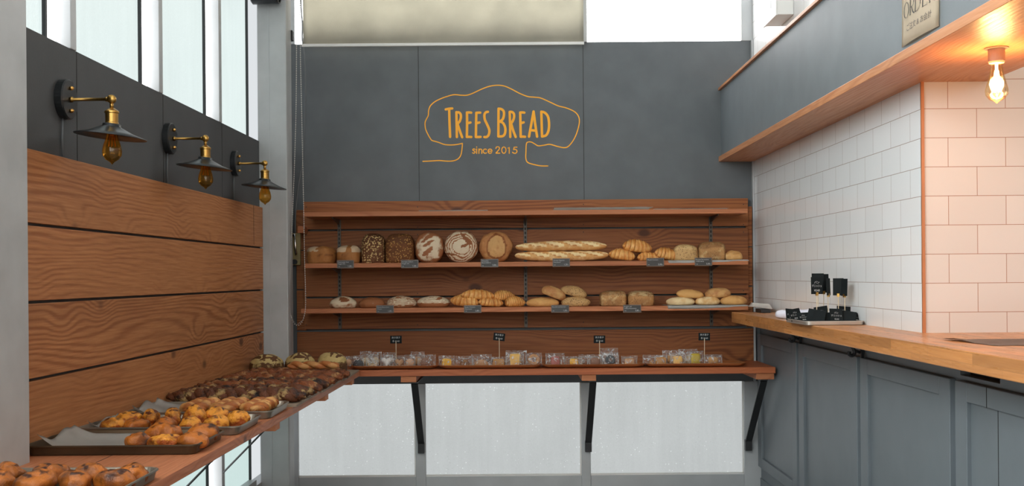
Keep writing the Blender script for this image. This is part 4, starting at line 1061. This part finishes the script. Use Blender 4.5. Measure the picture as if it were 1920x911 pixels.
roll(1249, 1303, 558.5, ZL + .002, 574, 'b_pale', 'smooth pale roll at the lower left of the liner pile', 51, g5, mark=lambda u, v, w: (.75, 0))
roll(1303, 1350, 558, ZL + .002, 574, 'b_pale', 'pale roll with a pinched top, bottom middle of the liner pile', 52, g5, mark=lambda u, v, w: (.8 if abs(u) < .12 and w > .6 else .45, 0))
roll(1350, 1401, 556, ZL + .002, 573, 'b_pale', 'brown cracked roll at the lower right of the liner pile', 53, g5, mark=lambda u, v, w: (.1, .2 if abs(u - .2) < .1 else 0))
roll(1268, 1319, 543.5, None, 559.5, 'b_pale', 'pale roll on top of the liner pile, left one', 54, g5, tilt=4, Y=6.215)
roll(1321, 1371, 540, None, 558.5, 'b_orange', 'brown floured roll on top of the liner pile, right one', 55, g5, tilt=-3, Y=6.215, mark=lambda u, v, w: (.8 if w > .6 else .55, 0))
# ------------------------------------------------------------------ trays of bread on the left bench
def pan(x0, x1, y0, y1, zb, h, mat, label, r=.025, name='baking_tray', wall=.010, grp='baking trays on the left bench'):
    c = ((x0 + x1) / 2, (y0 + y1) / 2); hx, hy = (x1 - x0) / 2, (y1 - y0) / 2; bm = bmesh.new()
    loft(bm, [rloop(hx - wall - .004, hy - wall - .004, r, zb, c=c), rloop(hx - wall, hy - wall, r, zb + .002, c=c), rloop(hx - .004, hy - .004, r + .004, zb + h - .004, c=c), rloop(hx, hy, r + .006, zb + h - .005, c=c),
              rloop(hx, hy, r + .006, zb + h - .001, c=c), rloop(hx - .002, hy - .002, r + .005, zb + h, c=c), rloop(hx - .005, hy - .005, r + .004, zb + h - .001, c=c), rloop(hx - wall - .003, hy - wall - .003, r, zb + .005, c=c), rloop(hx - wall - .006, hy - wall - .006, r - .003, zb + .003, c=c)])
    o = obj(name, bm, mat); return tag(o, label, 'tray', grp)
def liner(x0, x1, y0, y1, z, label, seed, up=.03, left_up=.05):
    bm = bmesh.new(); nx, ny = 46, 26; V = []
    for i in range(nx + 1):
        row = []
        for j in range(ny + 1):
            u, v = i / nx, j / ny; x = x0 + (x1 - x0) * u; y = y0 + (y1 - y0) * v
            e = max(0, 1 - u / .16); e2 = max(0, (v - .88) / .12) if u < .45 else 0; e3 = max(0, (.08 - v) / .08)
            zz = z + .002 + .0022 * (1 + noise.noise(Vector((x * 14, y * 14, seed)))) + left_up * e ** 1.6 * (.75 + .25 * math.sin(v * 9 + seed)) + up * .5 * e2 + up * .35 * e3 * (u < .3)
            row.append(bm.verts.new((x, y, zz)))
        V.append(row)
    for i in range(nx):
        for j in range(ny): bm.faces.new((V[i][j], V[i + 1][j], V[i + 1][j + 1], V[i][j + 1]))
    bmesh.ops.solidify(bm, geom=bm.faces[:], thickness=.0005)
    tag(obj('baking_paper', bm, 'paper', smooth=True), label, 'paper', 'baking paper in the trays')
ZB = HB + .0005
def tray_x(y): return LX(AW, y) + .016
pan(-1.425, -.898, 2.46, 2.79, ZB, .030, 'pan', 'worn baking tray of glazed buns at the lower left corner')
pan(max(tray_x(3.15), -1.42), -.912, 3.150, 3.475, ZB, .030, 'pan_dark', 'dark baking tray with five buns beside the near column')
pan(tray_x(3.53), -.884, 3.530, 3.855, ZB, .030, 'pan', 'baking tray filled with orange cheese buns')
pan(tray_x(3.93), -.868, 3.930, 4.262, ZB, .030, 'pan', 'baking tray holding three golden plaited loaves')
liner(-1.385, -.935, 3.175, 3.45, ZB + .003, 'white baking paper curling up in the tray with five buns', 1, left_up=.045)
liner(tray_x(3.55) + .028, -.908, 3.556, 3.83, ZB + .003, 'baking paper under the orange cheese buns', 2, left_up=.034)
liner(tray_x(3.95) + .028, -.892, 3.956, 4.236, ZB + .003, 'baking paper crumpled at the left of the plaited loaves', 3, left_up=.045)
ZT = ZB + .0108
def bunm(u, v, w): return (.5 + .4 * w, .75 if (w > .75 and noise.noise(Vector((u * 3, v * 3, 9))) > .1) else 0)
def bun(px, Y, wpx, h, mat, label, seed, grp, dep=None, rz=0, rs=1.0):
    L_ = wpx * Y / F * (1.08 if seed % 3 else .98); x = XA(px, Y, ZT)
    bm = blob(L_, dep or L_ * (.72 if seed % 2 else .84), h * 1.05, 2.2, 2.0, amp=.010, freq=24, seed=seed, mark=bunm, base=.5)
    if rz: rot(bm, 'Z', rz)
    o = obj('bread_bun', bm, mat, smooth=True, local=True, loc=(x, Y, ZT)); tag(o, label, 'bun', grp)
ga = 'buns in the dark near tray'
bun(307, 3.385, 66, .048, 'b_bun', 'large spotted golden bun at the back of the five-bun tray, left one', 61, ga)
bun(380, 3.385, 58, .046, 'b_bun', 'large brown bun at the back right of the five-bun tray', 62, ga)
bun(258, 3.235, 50, .040, 'b_bun', 'round brown bun at the front left of the five-bun tray', 63, ga)
bun(309, 3.24, 54, .040, 'b_cheese', 'cheese-topped bun in the front row of the five-bun tray', 64, ga)
bun(360, 3.235, 58, .042, 'b_bun', 'shiny golden bun at the front right of the five-bun tray', 65, ga)
gb = 'orange cheese buns'
for k, (px, Y, w_, h, mat, lab) in enumerate([
    (210, 3.60, 44, .040, 'b_cheese', 'cheese bun at the front left end of the orange bun tray'),
    (256, 3.60, 46, .038, 'b_bun', 'dark-topped bun, second in the front row of the orange bun tray'),
    (309, 3.60, 50, .038, 'b_bun', 'flat brown bun in the middle of the front row of orange buns'),
    (358, 3.60, 48, .042, 'b_cheese', 'yellow cheese bun, fourth in the front row of orange buns'),
    (405, 3.61, 48, .046, 'b_cheese', 'cheese bun near the right end of the front row of orange buns'),
    (447, 3.70, 44, .045, 'b_cheese', 'cheese bun by the right rim of the orange bun tray'),
    (243, 3.75, 44, .046, 'b_cheese', 'cheese bun at the back left of the orange bun tray'),
    (284, 3.75, 42, .044, 'b_cheese', 'cheese bun, second in the back row of the orange bun tray'),
    (325, 3.76, 40, .050, 'b_cheese', 'cheese bun, third in the back row of the orange bun tray'),
    (366, 3.73, 48, .062, 'b_cheese', 'tallest cheese bun heaped in the middle of the orange bun tray'),
    (408, 3.76, 46, .052, 'b_cheese', 'cheese bun in the back row right of the tallest one')]):
    bun(px, Y, w_, h, mat, lab, 70 + k, gb, rz=k * 37)
gc = 'glazed buns in the lower left tray'
for k, (px, Y, w_, lab) in enumerate([
    (18, 2.705, 62, 'glazed bun at the back left of the lower left tray'), (94, 2.70, 70, 'raisin-topped glazed bun, second in the back row of the lower left tray'),
    (172, 2.70, 64, 'glazed bun, third in the back row of the lower left tray'), (247, 2.70, 68, 'glazed bun in the back right corner of the lower left tray'),
    (-8, 2.60, 66, 'glazed bun cut by the picture edge in the lower left tray'), (66, 2.60, 84, 'glazed bun with dark topping in the middle row of the lower left tray'),
    (142, 2.60, 72, 'streaked glazed bun, middle row centre of the lower left tray'), (214, 2.60, 70, 'glazed bun in the middle row near the right rim of the lower left tray')]):
    bun(px, Y, w_, .044, 'b_bun', lab, 90 + k, gc, rz=k * 50)
    if k in (0, 1, 5):
        pass
gd = 'golden plaited loaves'
for k, (x, lab) in enumerate(((-1.170, 'left plaited golden loaf in its tray'), (-1.060, 'middle plaited golden loaf in its tray'), (-.950, 'right plaited golden loaf, by the tray rim'))):
    bm = twist(.262, .038, 2.6, 3, 'Y', seed=k * 3 + 1, amp=.003, braid=True, zs=.8); drop(bm)
    for v in bm.verts: v.co.z *= .72
    o = obj('plaited_loaf', bm, 'b_braid', smooth=True, local=True, loc=(x, 4.095, ZT)); tag(o, lab, 'bread', gd)

# boards and the long twists
gx = 'grey baking boards'
for y0, y1, lab in ((4.300, 4.828, 'grey baking board under the chocolate twist, nearest of three'), (4.834, 5.362, 'grey baking board under the middle spiced twists'), (5.368, 5.905, 'grey baking board under the round loaves, farthest of three')):
    bm = bmesh.new(); xr_ = LX(fa, (y0 + y1) / 2) + .010; xl_ = tray_x(y0) + .004
    loft(bm, [rloop((xr_ - xl_) / 2, (y1 - y0) / 2, .006, z, c=((xl_ + xr_) / 2, (y0 + y1) / 2)) for z in (ZB, ZB + .009)])
    tag(obj('baking_board', bm, 'board', bev=.0008), lab, 'board', gx)
ZBD = ZB + .0098
gt = 'long twisted loaves'
for k, (Y, xa_, xb_, rad, mat, dz, lab) in enumerate([
    (4.40, -1.385, -.835, .047, 'b_choc', 0, 'long dark chocolate twist, nearest the plaited loaves'),
    (4.55, -1.375, -.832, .046, 'b_choc', 0, 'long chocolate twist with pale dough streaks, second row'),
    (4.71, -1.370, -.828, .048, 'b_spice', 0, 'long reddish spiced twist, third row from the plaited loaves'),
    (4.86, -1.365, -.822, .046, 'b_choc', 0, 'long dark twist with glossy chocolate pieces, fourth row'),
    (5.02, -1.360, -.818, .048, 'b_spice', 0, 'long spiced twist, fifth row from the plaited loaves'),
    (5.19, -1.355, -.812, .048, 'b_spice', 0, 'long spiced twist, sixth row, second from the round loaves'),
    (5.37, -1.350, -.805, .046, 'b_spice', 0, 'long spiced twist right in front of the round floured loaves'),
    (5.28, -1.085, -.84, .032, 'b_plain', .058, 'short plain golden-brown twist lying on top of the spiced twists')]):
    L_ = xb_ - xa_
    bm = twist(L_, rad, L_ / (.125 + .02 * math.sin(k * 2.1)), 3 if mat != 'b_plain' else 2, 'X', seed=k * 2.3, amp=.014 if mat != 'b_plain' else .004); drop(bm)
    for v in bm.verts: v.co.z *= .68
    o = obj('twisted_loaf', bm, mat, smooth=True, local=True, loc=((xa_ + xb_) / 2, Y, ZBD + dz)); tag(o, lab, 'bread', gt)
def mr_(u, v, w):
    for (a, b, ang, L_, wd_) in ((.1, .1, 35, .8, .11), (.0, -.1, -25, .85, .12), (-.1, -.3, 88, .6, .10), (.5, -.45, 60, .4, .09), (-.55, -.4, -50, .4, .09), (.1, -.72, 5, .5, .06)):
        c, s = math.cos(math.radians(ang)), math.sin(math.radians(ang)); p, q = (u - a) * c + (v - b) * s, -(u - a) * s + (v - b) * c
        if (p / L_) ** 2 + (q / wd_) ** 2 < 1: return (-.5, .1)
    return (.85 if w > .38 else (.42 if w > 0 else .1), .35 if w < .1 else 0)
for k, (px, Y, w_, h, lab) in enumerate(((500, 5.62, 64, .108, 'round country loaf with cracked yellow flour crust, left of three'), (563, 5.66, 58, .112, 'round country loaf with star-cut flour crust, middle of three'), (622.5, 5.66, 60, .112, 'round country loaf with cracked flour crust, nearest the wrapped sweets'))):
    L_ = w_ * Y / F
    bm = blob(L_, L_ * .95, h, 2.1, 2.2, seg=72, rings=44, amp=.006, seed=110 + k, mark=mr_, base=.6); rot(bm, 'Z', k * 50 + 10)
    o = obj('country_loaf', bm, 'b_country', smooth=True, local=True, loc=(XA(px, Y, ZBD + .03), Y, ZBD)); tag(o, lab, 'bread', 'round country loaves')

# ------------------------------------------------------------------ long wooden plates with wrapped sweets
gp = 'long wooden plates on the back bench'
PLY0, PLY1 = 5.99, 6.19
plates = []
for px0, px1, lab, mt, hh in ((655, 820.5, 'orange-brown wooden plate of wrapped biscuits, left end of the back bench', 'plate', .022), (820.8, 1016, 'orange-brown wooden plate with yellow and brown cakes, second from left', 'plate', .022), (1016.4, 1212, 'orange-brown wooden plate with the pink cake, third from left', 'plate', .022), (1212.5, 1402, 'dark brown wooden plate at the right end of the back bench', 'plate', .022)):
    x0, x1 = XA(px0, PLY0, -.49), XA(px1, PLY0, -.49); c = ((x0 + x1) / 2, (PLY0 + PLY1) / 2); hx, hy = (x1 - x0) / 2 - .0005, (PLY1 - PLY0) / 2
    bm = bmesh.new()
    loft(bm, [rloop(hx - .035, hy - .035, .03, HB + .0006, c=c), rloop(hx - .012, hy - .012, .04, HB + .008, c=c), rloop(hx, hy, .045, HB + hh - .002, c=c), rloop(hx - .001, hy - .001, .045, HB + hh, c=c), rloop(hx - .005, hy - .005, .042, HB + hh - .001, c=c), rloop(hx - .03, hy - .03, .03, HB + .012, c=c)])
    tag(obj('wooden_plate', bm, mt, smooth=False), lab, 'plate', gp)
def bag(px, w_, h, Y, kind, mat, label, seed, grp, sc=(.03, .03), tilt=0, sx=0, sz=0, ck=None):
    """a cellophane bag standing on edge with its cake inside"""
    x = XA(px, Y, -.47); z0 = HB + .0135
    t = thing('wrapped_cake', (x, Y, z0), label, 'wrapped cake', grp)
    bm = bmesh.new(); nx, nz = 16, 14; F_, K_ = [], []
    for i in range(nx + 1):
        for s_, S in ((-1, F_), (1, K_)):
            row = []
            for j in range(nz + 1):
                u, v = i / nx, j / nz
                puff = (max(0, math.sin(PI * u)) ** .5) * (max(0.0, math.sin(PI * min(1, v * 1.15 + .06)) if v < .82 else 0) ** .5)
                yy = s_ * (.002 + .016 * puff)
                q = Vector((x + (u - .5) * w_, Y + yy, z0 + v * h))
                nn = noise.noise_vector(q * 55 + Vector((seed * 3.1, 0, 0))) * .0035
                q += Vector((nn.x * .6, nn.y * 1.2, nn.z * (.6 if j else 0)))
                q.z = max(q.z, z0 + .0002)
                row.append(bm.verts.new(q))
            S.append(row)
    for i in range(nx):
        for j in range(nz):
            bm.faces.new((F_[i][j], F_[i + 1][j], F_[i + 1][j + 1], F_[i][j + 1])); bm.faces.new((K_[i][j], K_[i][j + 1], K_[i + 1][j + 1], K_[i + 1][j]))
    for i in range(nx):
        bm.faces.new((F_[i][0], K_[i][0], K_[i + 1][0], F_[i + 1][0])); bm.faces.new((F_[i][nz], F_[i + 1][nz], K_[i + 1][nz], K_[i][nz]))
    for j in range(nz):
        bm.faces.new((F_[0][j], F_[0][j + 1], K_[0][j + 1], K_[0][j])); bm.faces.new((F_[nx][j], K_[nx][j], K_[nx][j + 1], F_[nx][j + 1]))
    if tilt: rot(bm, 'Y', tilt, (x, Y, z0)); 
    obj('wrapper', bm, 'film', t, smooth=True)
    cw, chh = sc; cx_ = x + sx; cz = z0 + .001 + sz
    if kind == 'disc':
        b2 = bmesh.new(); lathe(b2, [(.0005, -.007), (cw * .92, -.007), (cw, -.004), (cw, .004), (cw * .92, .007), (.0005, .007)], 28, (cx_, Y, cz + cw), 'Y')
    elif kind == 'dome':
        b2 = blob(cw * 2, .022, chh, 2.1, 2.0, 28, 18, amp=.002, seed=seed, base=.35); mv(b2, (cx_, Y, cz))
    elif kind == 'crescent':
        b2 = bmesh.new(); tube(b2, [(cx_ + cw * math.cos(a), Y, cz + cw + cw * .75 * math.sin(a)) for a in [PI * (1.0 + k / 14) + .2 for k in range(14)]], lambda q: .011 * math.sin(PI * min(.97, max(.03, q))) + .003, 12)
    elif kind == 'heart':
        b2 = bmesh.new(); L0 = []
        for k in range(30):
            a = 2 * PI * k / 30; xx = 16 * math.sin(a) ** 3 / 16; zz = (13 * math.cos(a) - 5 * math.cos(2 * a) - 2 * math.cos(3 * a) - math.cos(4 * a)) / 16
            L0.append((xx * cw, zz * cw))
        loft(b2, [[(cx_ + a, Y + s_, cz + cw * 1.02 + b) for a, b in L0] for s_ in (-.006, .006)])
    elif kind == 'slab':
        b2 = blob(cw * 2, .024, chh, 5, 5, 30, 20, amp=.0015, seed=seed, base=.9); mv(b2, (cx_, Y, cz))
    elif kind == 'trapez':
        b2 = bmesh.new(); w2 = cw * .8
        loft(b2, [[(cx_ - w2, Y + s_, cz), (cx_ + w2, Y + s_, cz), (cx_ + cw, Y + s_, cz + chh * .8), (cx_ + cw * .85, Y + s_, cz + chh), (cx_ - cw * .85, Y + s_, cz + chh), (cx_ - cw, Y + s_, cz + chh * .8)] for s_ in (-.010, .010)])
    elif kind == 'burger':
        b2 = blob(cw * 2, .024, chh, 2.3, 2.0, 28, 18, amp=.0015, seed=seed, base=.5, mark=lambda u, v, w: (.9 if abs(w + .05) < .14 else 0, 0)); mv(b2, (cx_, Y, cz))
    elif kind == 'ring':
        b2 = bmesh.new(); tube(b2, [(cx_ + cw * .68 * math.cos(2 * PI * k / 24), Y, cz + cw * .98 + cw * .66 * math.sin(2 * PI * k / 24)) for k in range(25)], cw * .32, 12, closed_caps=False)
    o = obj('cake', b2, mat, t, smooth=kind not in ('trapez',))
    return t
q1, q2, q3, q4 = 'wrapped biscuits on the left plate', 'wrapped cakes on the second plate', 'wrapped cakes on the third plate', 'wrapped cakes on the dark right plate'
k1 = .00293
def bg_(px, w, h, Y, kind, mat, lab, seed, grp, sc, **kw): return bag(px, w * k1, h * k1, Y, kind, mat, lab, seed, grp, sc=(sc[0] * k1, sc[1] * k1), **kw)
bg_(652.5, 17, 20, 6.06, 'disc', 'k_almond', 'wrapped tan biscuit at the very left, behind the round loaves', 1, q1, (7, 0))
bg_(672, 20, 22, 6.02, 'dome', 'k_grey', 'wrapped dark grey biscuit, second on the left plate', 2, q1, (10, 14))
bg_(698, 24, 24, 6.03, 'crescent', 'k_cream', 'wrapped cream crescent biscuit on the left plate', 3, q1, (8, 0))
bg_(725, 24, 23, 6.02, 'heart', 'k_icing', 'wrapped biscuit covered in white icing on the left plate', 4, q1, (9.5, 0))
bg_(748.5, 21, 21, 6.02, 'heart', 'k_almond', 'wrapped almond-brown biscuit below the first chalk tag', 5, q1, (8, 0))
bg_(768.5, 20, 22, 6.03, 'disc', 'k_peach', 'wrapped peach-coloured round biscuit on the left plate', 6, q1, (7.5, 0))
bg_(800, 34, 22, 6.03, 'burger', 'k_cocoa', 'wide wrapped bag with a brown-and-yellow cake, right end of left plate', 7, q1, (12, 18))
bg_(686, 22, 28, 6.10, 'disc', 'k_cream', 'wrapped pale biscuit in the back row of the left plate, left one', 8, q1, (8, 0))
bg_(704, 24, 26, 6.12, 'disc', 'k_cream', 'wrapped pale biscuit in the back row of the left plate, second', 9, q1, (8, 0))
bg_(731, 26, 25, 6.11, 'heart', 'k_icing', 'wrapped iced biscuit in the back row of the left plate', 10, q1, (8, 0))
bg_(783, 26, 26, 6.12, 'disc', 'k_almond', 'wrapped brown biscuit in the back row, right end of left plate', 11, q1, (8, 0))
bg_(837.5, 30, 20, 6.03, 'slab', 'k_yellow', 'wrapped bright yellow square cake on the second plate', 12, q2, (9, 14))
bg_(871, 34, 19, 6.03, 'burger', 'k_burger', 'wrapped dark brown bun-shaped cake on the second plate', 13, q2, (9, 13))
bg_(903, 38, 22, 6.03, 'dome', 'k_almond', 'wrapped flat russet cake, centre of the second plate', 14, q2, (13, 12))
bg_(935, 28, 17, 6.03, 'slab', 'k_tan', 'wrapped tan slab below the second chalk tag', 15, q2, (11, 13))
bg_(965, 34, 25, 6.03, 'trapez', 'k_slice', 'wrapped creamy cake slice standing tall on the second plate', 16, q2, (9.5, 22))
bg_(1001, 30, 24, 6.03, 'ring', 'k_almond', 'wrapped brown ring cake at the right end of the second plate', 17, q2, (11, 0))
bg_(968, 40, 27, 6.11, 'slab', 'k_slice', 'wrapped yellow cake in the back row of the second plate', 18, q2, (9, 21))
bg_(1041, 36, 23, 6.03, 'slab', 'k_pink', 'wrapped pink-red cake at the left of the third plate', 19, q3, (8.5, 17))
bg_(1076, 32, 17, 6.03, 'slab', 'k_yellow', 'wrapped yellow-orange slices beside the pink cake', 20, q3, (8, 12))
bg_(1098, 26, 19, 6.06, 'dome', 'k_cocoa', 'crinkled bag with a dark cake in the middle of the third plate', 21, q3, (6, 9))
bg_(1116, 30, 20, 6.03, 'slab', 'k_cocoa', 'wrapped brown square cake below the third chalk tag', 22, q3, (9, 14))
bg_(1144.5, 32, 23, 6.03, 'ring', 'k_grey', 'wrapped dark chocolate round cake on the third plate', 23, q3, (9.5, 0))
bg_(1180, 30, 17, 6.03, 'slab', 'k_almond', 'wrapped russet slices at the right end of the third plate', 24, q3, (9, 12))
bg_(1142, 34, 30, 6.12, 'slab', 'k_cocoa', 'tall crinkled bag behind the dark chocolate round cake', 25, q3, (8, 14))
bg_(1222, 34, 18, 6.05, 'dome', 'k_tan', 'crinkled cellophane bag at the left end of the dark plate', 26, q4, (5, 8))
bg_(1239, 24, 18, 6.03, 'slab', 'k_tan', 'wrapped tan cake on the dark plate, leftmost cake', 27, q4, (10, 14))
bg_(1271, 30, 22, 6.03, 'slab', 'k_slice', 'wrapped light tan cake in the middle of the dark plate', 28, q4, (9, 16))
bg_(1304, 30, 25, 6.03, 'slab', 'k_lime', 'wrapped yellow-green cake on the dark plate', 29, q4, (9, 20))
bg_(1337, 34, 18, 6.03, 'slab', 'k_tan', 'wrapped tan cake below the fourth chalk tag, rightmost of all', 30, q4, (9.5, 13))
bg_(1259, 34, 25, 6.12, 'slab', 'k_tan', 'wrapped tan cake in the back row of the dark plate', 31, q4, (8, 16))
bg_(1290, 36, 27, 6.11, 'dome', 'k_cream', 'large crinkled bag in the back row of the dark plate', 32, q4, (8, 14))
def chalk_tag(px, pyc, y, label, ang, low, w_=.064, h=.043, txt=True):
    c = P(px, pyc, y)
    t = thing('chalk_tag', (c.x, y, low), label, 'chalk tag', 'chalk tags over the wooden plates')
    bm = box(c.x - w_ / 2, c.x + w_ / 2, y - .002, y, c.z - h / 2, c.z + h / 2); rot(bm, 'Y', ang, c); obj('board', bm, 'slate', t, bev=.0006)
    bm = bmesh.new()
    for L_, v in (('\u713c\u304d\u83d3\u5b50', .30), ('\u5404 \u00a5160', -.25)):
        tm = textmesh(L_, .012, 'CENTER')
        for q in tm.verts: q.co = Vector((c.x + q.co.x, y - .0025, c.z + h * v * .8 + q.co.y - .004))
        addbm(bm, tm)
    rot(bm, 'Y', ang, c); obj('chalk_lettering', bm, 'chalk', t)
    bm = bmesh.new(); tube(bm, [(c.x, y - .004, c.z - h * .25), (c.x, y - .004, c.z - h * .6), (c.x, y, low)], .0022, 8); obj('stick', bm, 'stick', t)
lo_ = HB + .0125
chalk_tag(742.5, 636.5, 6.075, 'small chalk tag on a stick over the left plate of biscuits', 0, lo_)
chalk_tag(936, 631.5, 6.075, 'small tilted chalk tag on a stick over the second plate', 7, lo_)
chalk_tag(1124, 636, 6.075, 'small chalk tag on a stick over the third plate', 1, lo_)
chalk_tag(1320.5, 631, 6.075, 'small chalk tag on a stick over the dark right plate', 1, lo_)

# ------------------------------------------------------------------ things on the worktop
HC = -.210
pan(1.180, 1.422, 4.40, 4.75, HC + .0006, .017, 'pan_lite', 'shallow metal tray of chalkboard tags on the worktop', r=.018, wall=.005, grp='tray on the worktop')
def little_board(x, y, z, w_, h, rz, lean, label, seed, stick=None, txt=True, face=False):
    t = thing('chalkboard_tag', (x, y, z), label, 'chalk tag', 'spare chalkboard tags on the metal tray', rz=math.radians(rz))
    zb = (stick or 0)
    bm = box(-w_ / 2, w_ / 2, -.0012, .0012, zb, zb + h); rot(bm, 'X', lean, (0, 0, zb)); o = obj('board', bm, 'slate', t, local=True, bev=.0006)
    if txt:
        bm = bmesh.new(); random.seed(seed)
        for L_, v in (('\u30d1\u30f3', .62), ('\u30c7\u30cb\u30c3\u30b7\u30e5', .42), ('\u00a5240', .16)):
            tm = textmesh(L_, h * .17, 'CENTER'); xs = [q.co.x for q in tm.verts]; k = min(1, w_ * .85 / (max(xs) - min(xs)))
            for q in tm.verts: q.co = Vector((q.co.x * k, -.0018, zb + h * v + q.co.y))
            addbm(bm, tm)
        rot(bm, 'X', lean, (0, 0, zb)); obj('chalk_lettering', bm, 'chalk', t, local=True)
    if not stick: t.rotation_euler.y = math.radians(9 * math.sin(seed * 1.7)); t.location.z += .0045
    if stick:
        bm = bmesh.new(); tube(bm, [(0, .003, 0), (0, .003, zb + h * .15)], .0016, 8); obj('stick', bm, 'stick', t, local=True)
        bm = bmesh.new(); B(bm, -.005, .005, -.0035, .0055, zb - .006, zb + .008); obj('clip', bm, 'brass', t, local=True)
    return t
zt = HC + .005
def TX(px, y): return XA(px, y, -.15)
stk = [(1532, 4.58, .072, .118, 8, 'front chalkboard tag on a stick with two lines of chalk writing', True, .042), (1534, 4.63, .075, .130, -6, 'chalkboard tag on a stick right behind the written front one', False, .042),
       (1545, 4.66, .080, .132, 4, 'tallest chalkboard tag on a stick at the back of the group', False, .036), (1554, 4.60, .072, .112, 55, 'dark chalkboard tag on a stick turned sideways, left of the gap', False, .036),
       (1572, 4.58, .072, .112, -22, 'blank chalkboard tag on a stick, right of the gap', False, .036), (1583, 4.55, .072, .110, -72, 'chalkboard tag on a stick seen nearly edge-on at the right', False, .034)]
for i, (px, y, h, st, rz, lab, tx, ww) in enumerate(stk): little_board(TX(px, y), y, zt, ww * 1.2, h, rz, -2, lab, i, stick=st - (.01 if i == 2 else 0), txt=tx)
pile = [(1484, 4.70, 20, 'leaning chalkboard tag at the left end of the pile in the tray', True), (1495, 4.63, 12, 'second chalkboard tag from the left in the tray pile', True), (1509, 4.55, 8, 'chalkboard tag with chalk writing at the front of the tray pile', True),
        (1522, 4.52, -38, 'blank chalkboard tag leaning right in the tray pile, left of centre', False), (1534, 4.49, -42, 'blank chalkboard tag leaning in the centre of the tray pile', False), (1546, 4.50, -40, 'blank chalkboard tag leaning just right of centre in the tray pile', False),
        (1569, 4.48, 10, 'chalkboard tag with faint writing right of centre in the tray pile', True), (1590, 4.49, -20, 'blank chalkboard tag near the right end of the tray pile', False), (1606, 4.50, 10, 'chalkboard tag leaning at the right end of the tray', True)]
for i, (px, y, rz, lab, tx) in enumerate(pile): little_board(TX(px, y) , y, zt, .052 if i < 6 else .056, .050 + .007 * math.sin(i * 2.3) if i != 8 else .040, rz, -14 - 9 * (i % 3), lab, 20 + i, txt=tx)
for i, (px, lab) in enumerate(((1543, 'dark chalkboard tag standing behind the pile, left one'), (1581, 'dark chalkboard tag standing behind the pile, right one'))):
    little_board(TX(px, 4.60), 4.60, zt, .058, .062, 2, -8, lab, 40 + i, txt=True)
# rolled towel
bm = bmesh.new(); a = Vector((1.248, 5.13, HC + .018)); b = Vector((1.395, 4.86, HC + .024))
pts = [a.lerp(b, k / 20) for k in range(21)]
tube(bm, pts, lambda t: .017 + .008 * math.sin(PI * t * .6) + .002 * math.sin(t * 19), 20)
for v in bm.verts:
    v.co += noise.noise_vector(v.co * 26) * .004; v.co.z = max(v.co.z, HC + .0008)
tag(obj('rolled_towel', bm, 'cloth', smooth=True), 'rolled white towel lying on the worktop behind the metal tray', 'towel')
# folded paper bags on a low dark block standing in for shade at the far end of the worktop
y0_ = 5.83; a = P(1417, 584, 5.9)
t = tag(obj('shade_block', box(1.335, 1.385, 5.86, 6.00, HC + .0006, HC + .020), 'black', bev=.002), 'small dark block for the shade under the paper, far end of the worktop', 'box')
bm = bmesh.new()
for k in range(5):
    z = HC + .0215 + k * .0052
    loft(bm, [[(1.285 + .004 * k, 5.90, z + .010 * (4 - k) / 4 + .004), (1.395 - .003 * k, 5.86, z - .0), (1.405, 6.01, z), (1.30 + .004 * k, 6.02, z + .008)], [(1.285 + .004 * k, 5.90, z + .010 * (4 - k) / 4 + .006), (1.395 - .003 * k, 5.86, z + .003), (1.405, 6.01, z + .003), (1.30 + .004 * k, 6.02, z + .010)]])
tag(obj('paper_stack', bm, 'whitepaper'), 'folded stack of pale paper bags on the dark shade block by the tiles', 'paper')
# grey mat near the right edge
bm = bmesh.new(); V = []
c0 = U(1778, 645, HC); c1 = U(1930, 645, HC); c2 = U(1900, 664, HC)
for i in range(25):
    row = []
    for j in range(13):
        u, v = i / 24, j / 12
        y = 3.40 - .30 * v; x = 1.335 + .09 * v * .35 + u * .45
        zz = HC + .0015 + .008 * max(0, 1 - (u * 5 + abs(v - .25) * 3)) + .0012 * noise.noise(Vector((x * 12, y * 12, 0)))
        row.append(bm.verts.new((x, y, zz)))
    V.append(row)
for i in range(24):
    for j in range(12): bm.faces.new((V[i][j], V[i + 1][j], V[i + 1][j + 1], V[i][j + 1]))
bmesh.ops.solidify(bm, geom=bm.faces[:], thickness=.0012)
tag(obj('counter_mat', bm, 'mat', smooth=True), 'thin grey-brown mat with curled edge on the worktop, right edge of picture', 'mat')
# ------------------------------------------------------------------ light, camera, view
wd = bpy.data.worlds.new('daylight'); bpy.context.scene.world = wd; wd.use_nodes = True
bg = wd.node_tree.nodes['Background']; bg.inputs[0].default_value = (.93, .97, 1.0, 1); bg.inputs[1].default_value = .8
bpy.context.view_layer.update()
for o in list(C.objects):
    if o.parent is None: o.location.z += EYE
cam = bpy.data.cameras.new('camera'); co = bpy.data.objects.new('camera', cam); C.objects.link(co)
cam.sensor_width = 36.0; cam.lens = F / 1920 * 36; cam.shift_y = (CY - 455.5) / 1920; cam.clip_start = .02
co.location = (0, 0, EYE)
co.matrix_world = Matrix.Translation((0, 0, EYE)) @ Matrix.Rotation(math.radians(90), 4, 'X') @ Matrix.Rotation(-TH, 4, 'Z')
sc = bpy.context.scene; sc.camera = co
sc.view_settings.view_transform = 'Standard'; sc.view_settings.look = 'None'; sc.view_settings.gamma = 1; sc.view_settings.exposure = 0.0
sc.view_settings.use_curve_mapping = False
sc.cycles.use_denoising = True
sc.cycles.max_bounces = 8; sc.cycles.diffuse_bounces = 4; sc.cycles.transparent_max_bounces = 16
sc.cycles.sample_clamp_indirect = 6.0; sc.cycles.caustics_reflective = False; sc.cycles.caustics_refractive = False
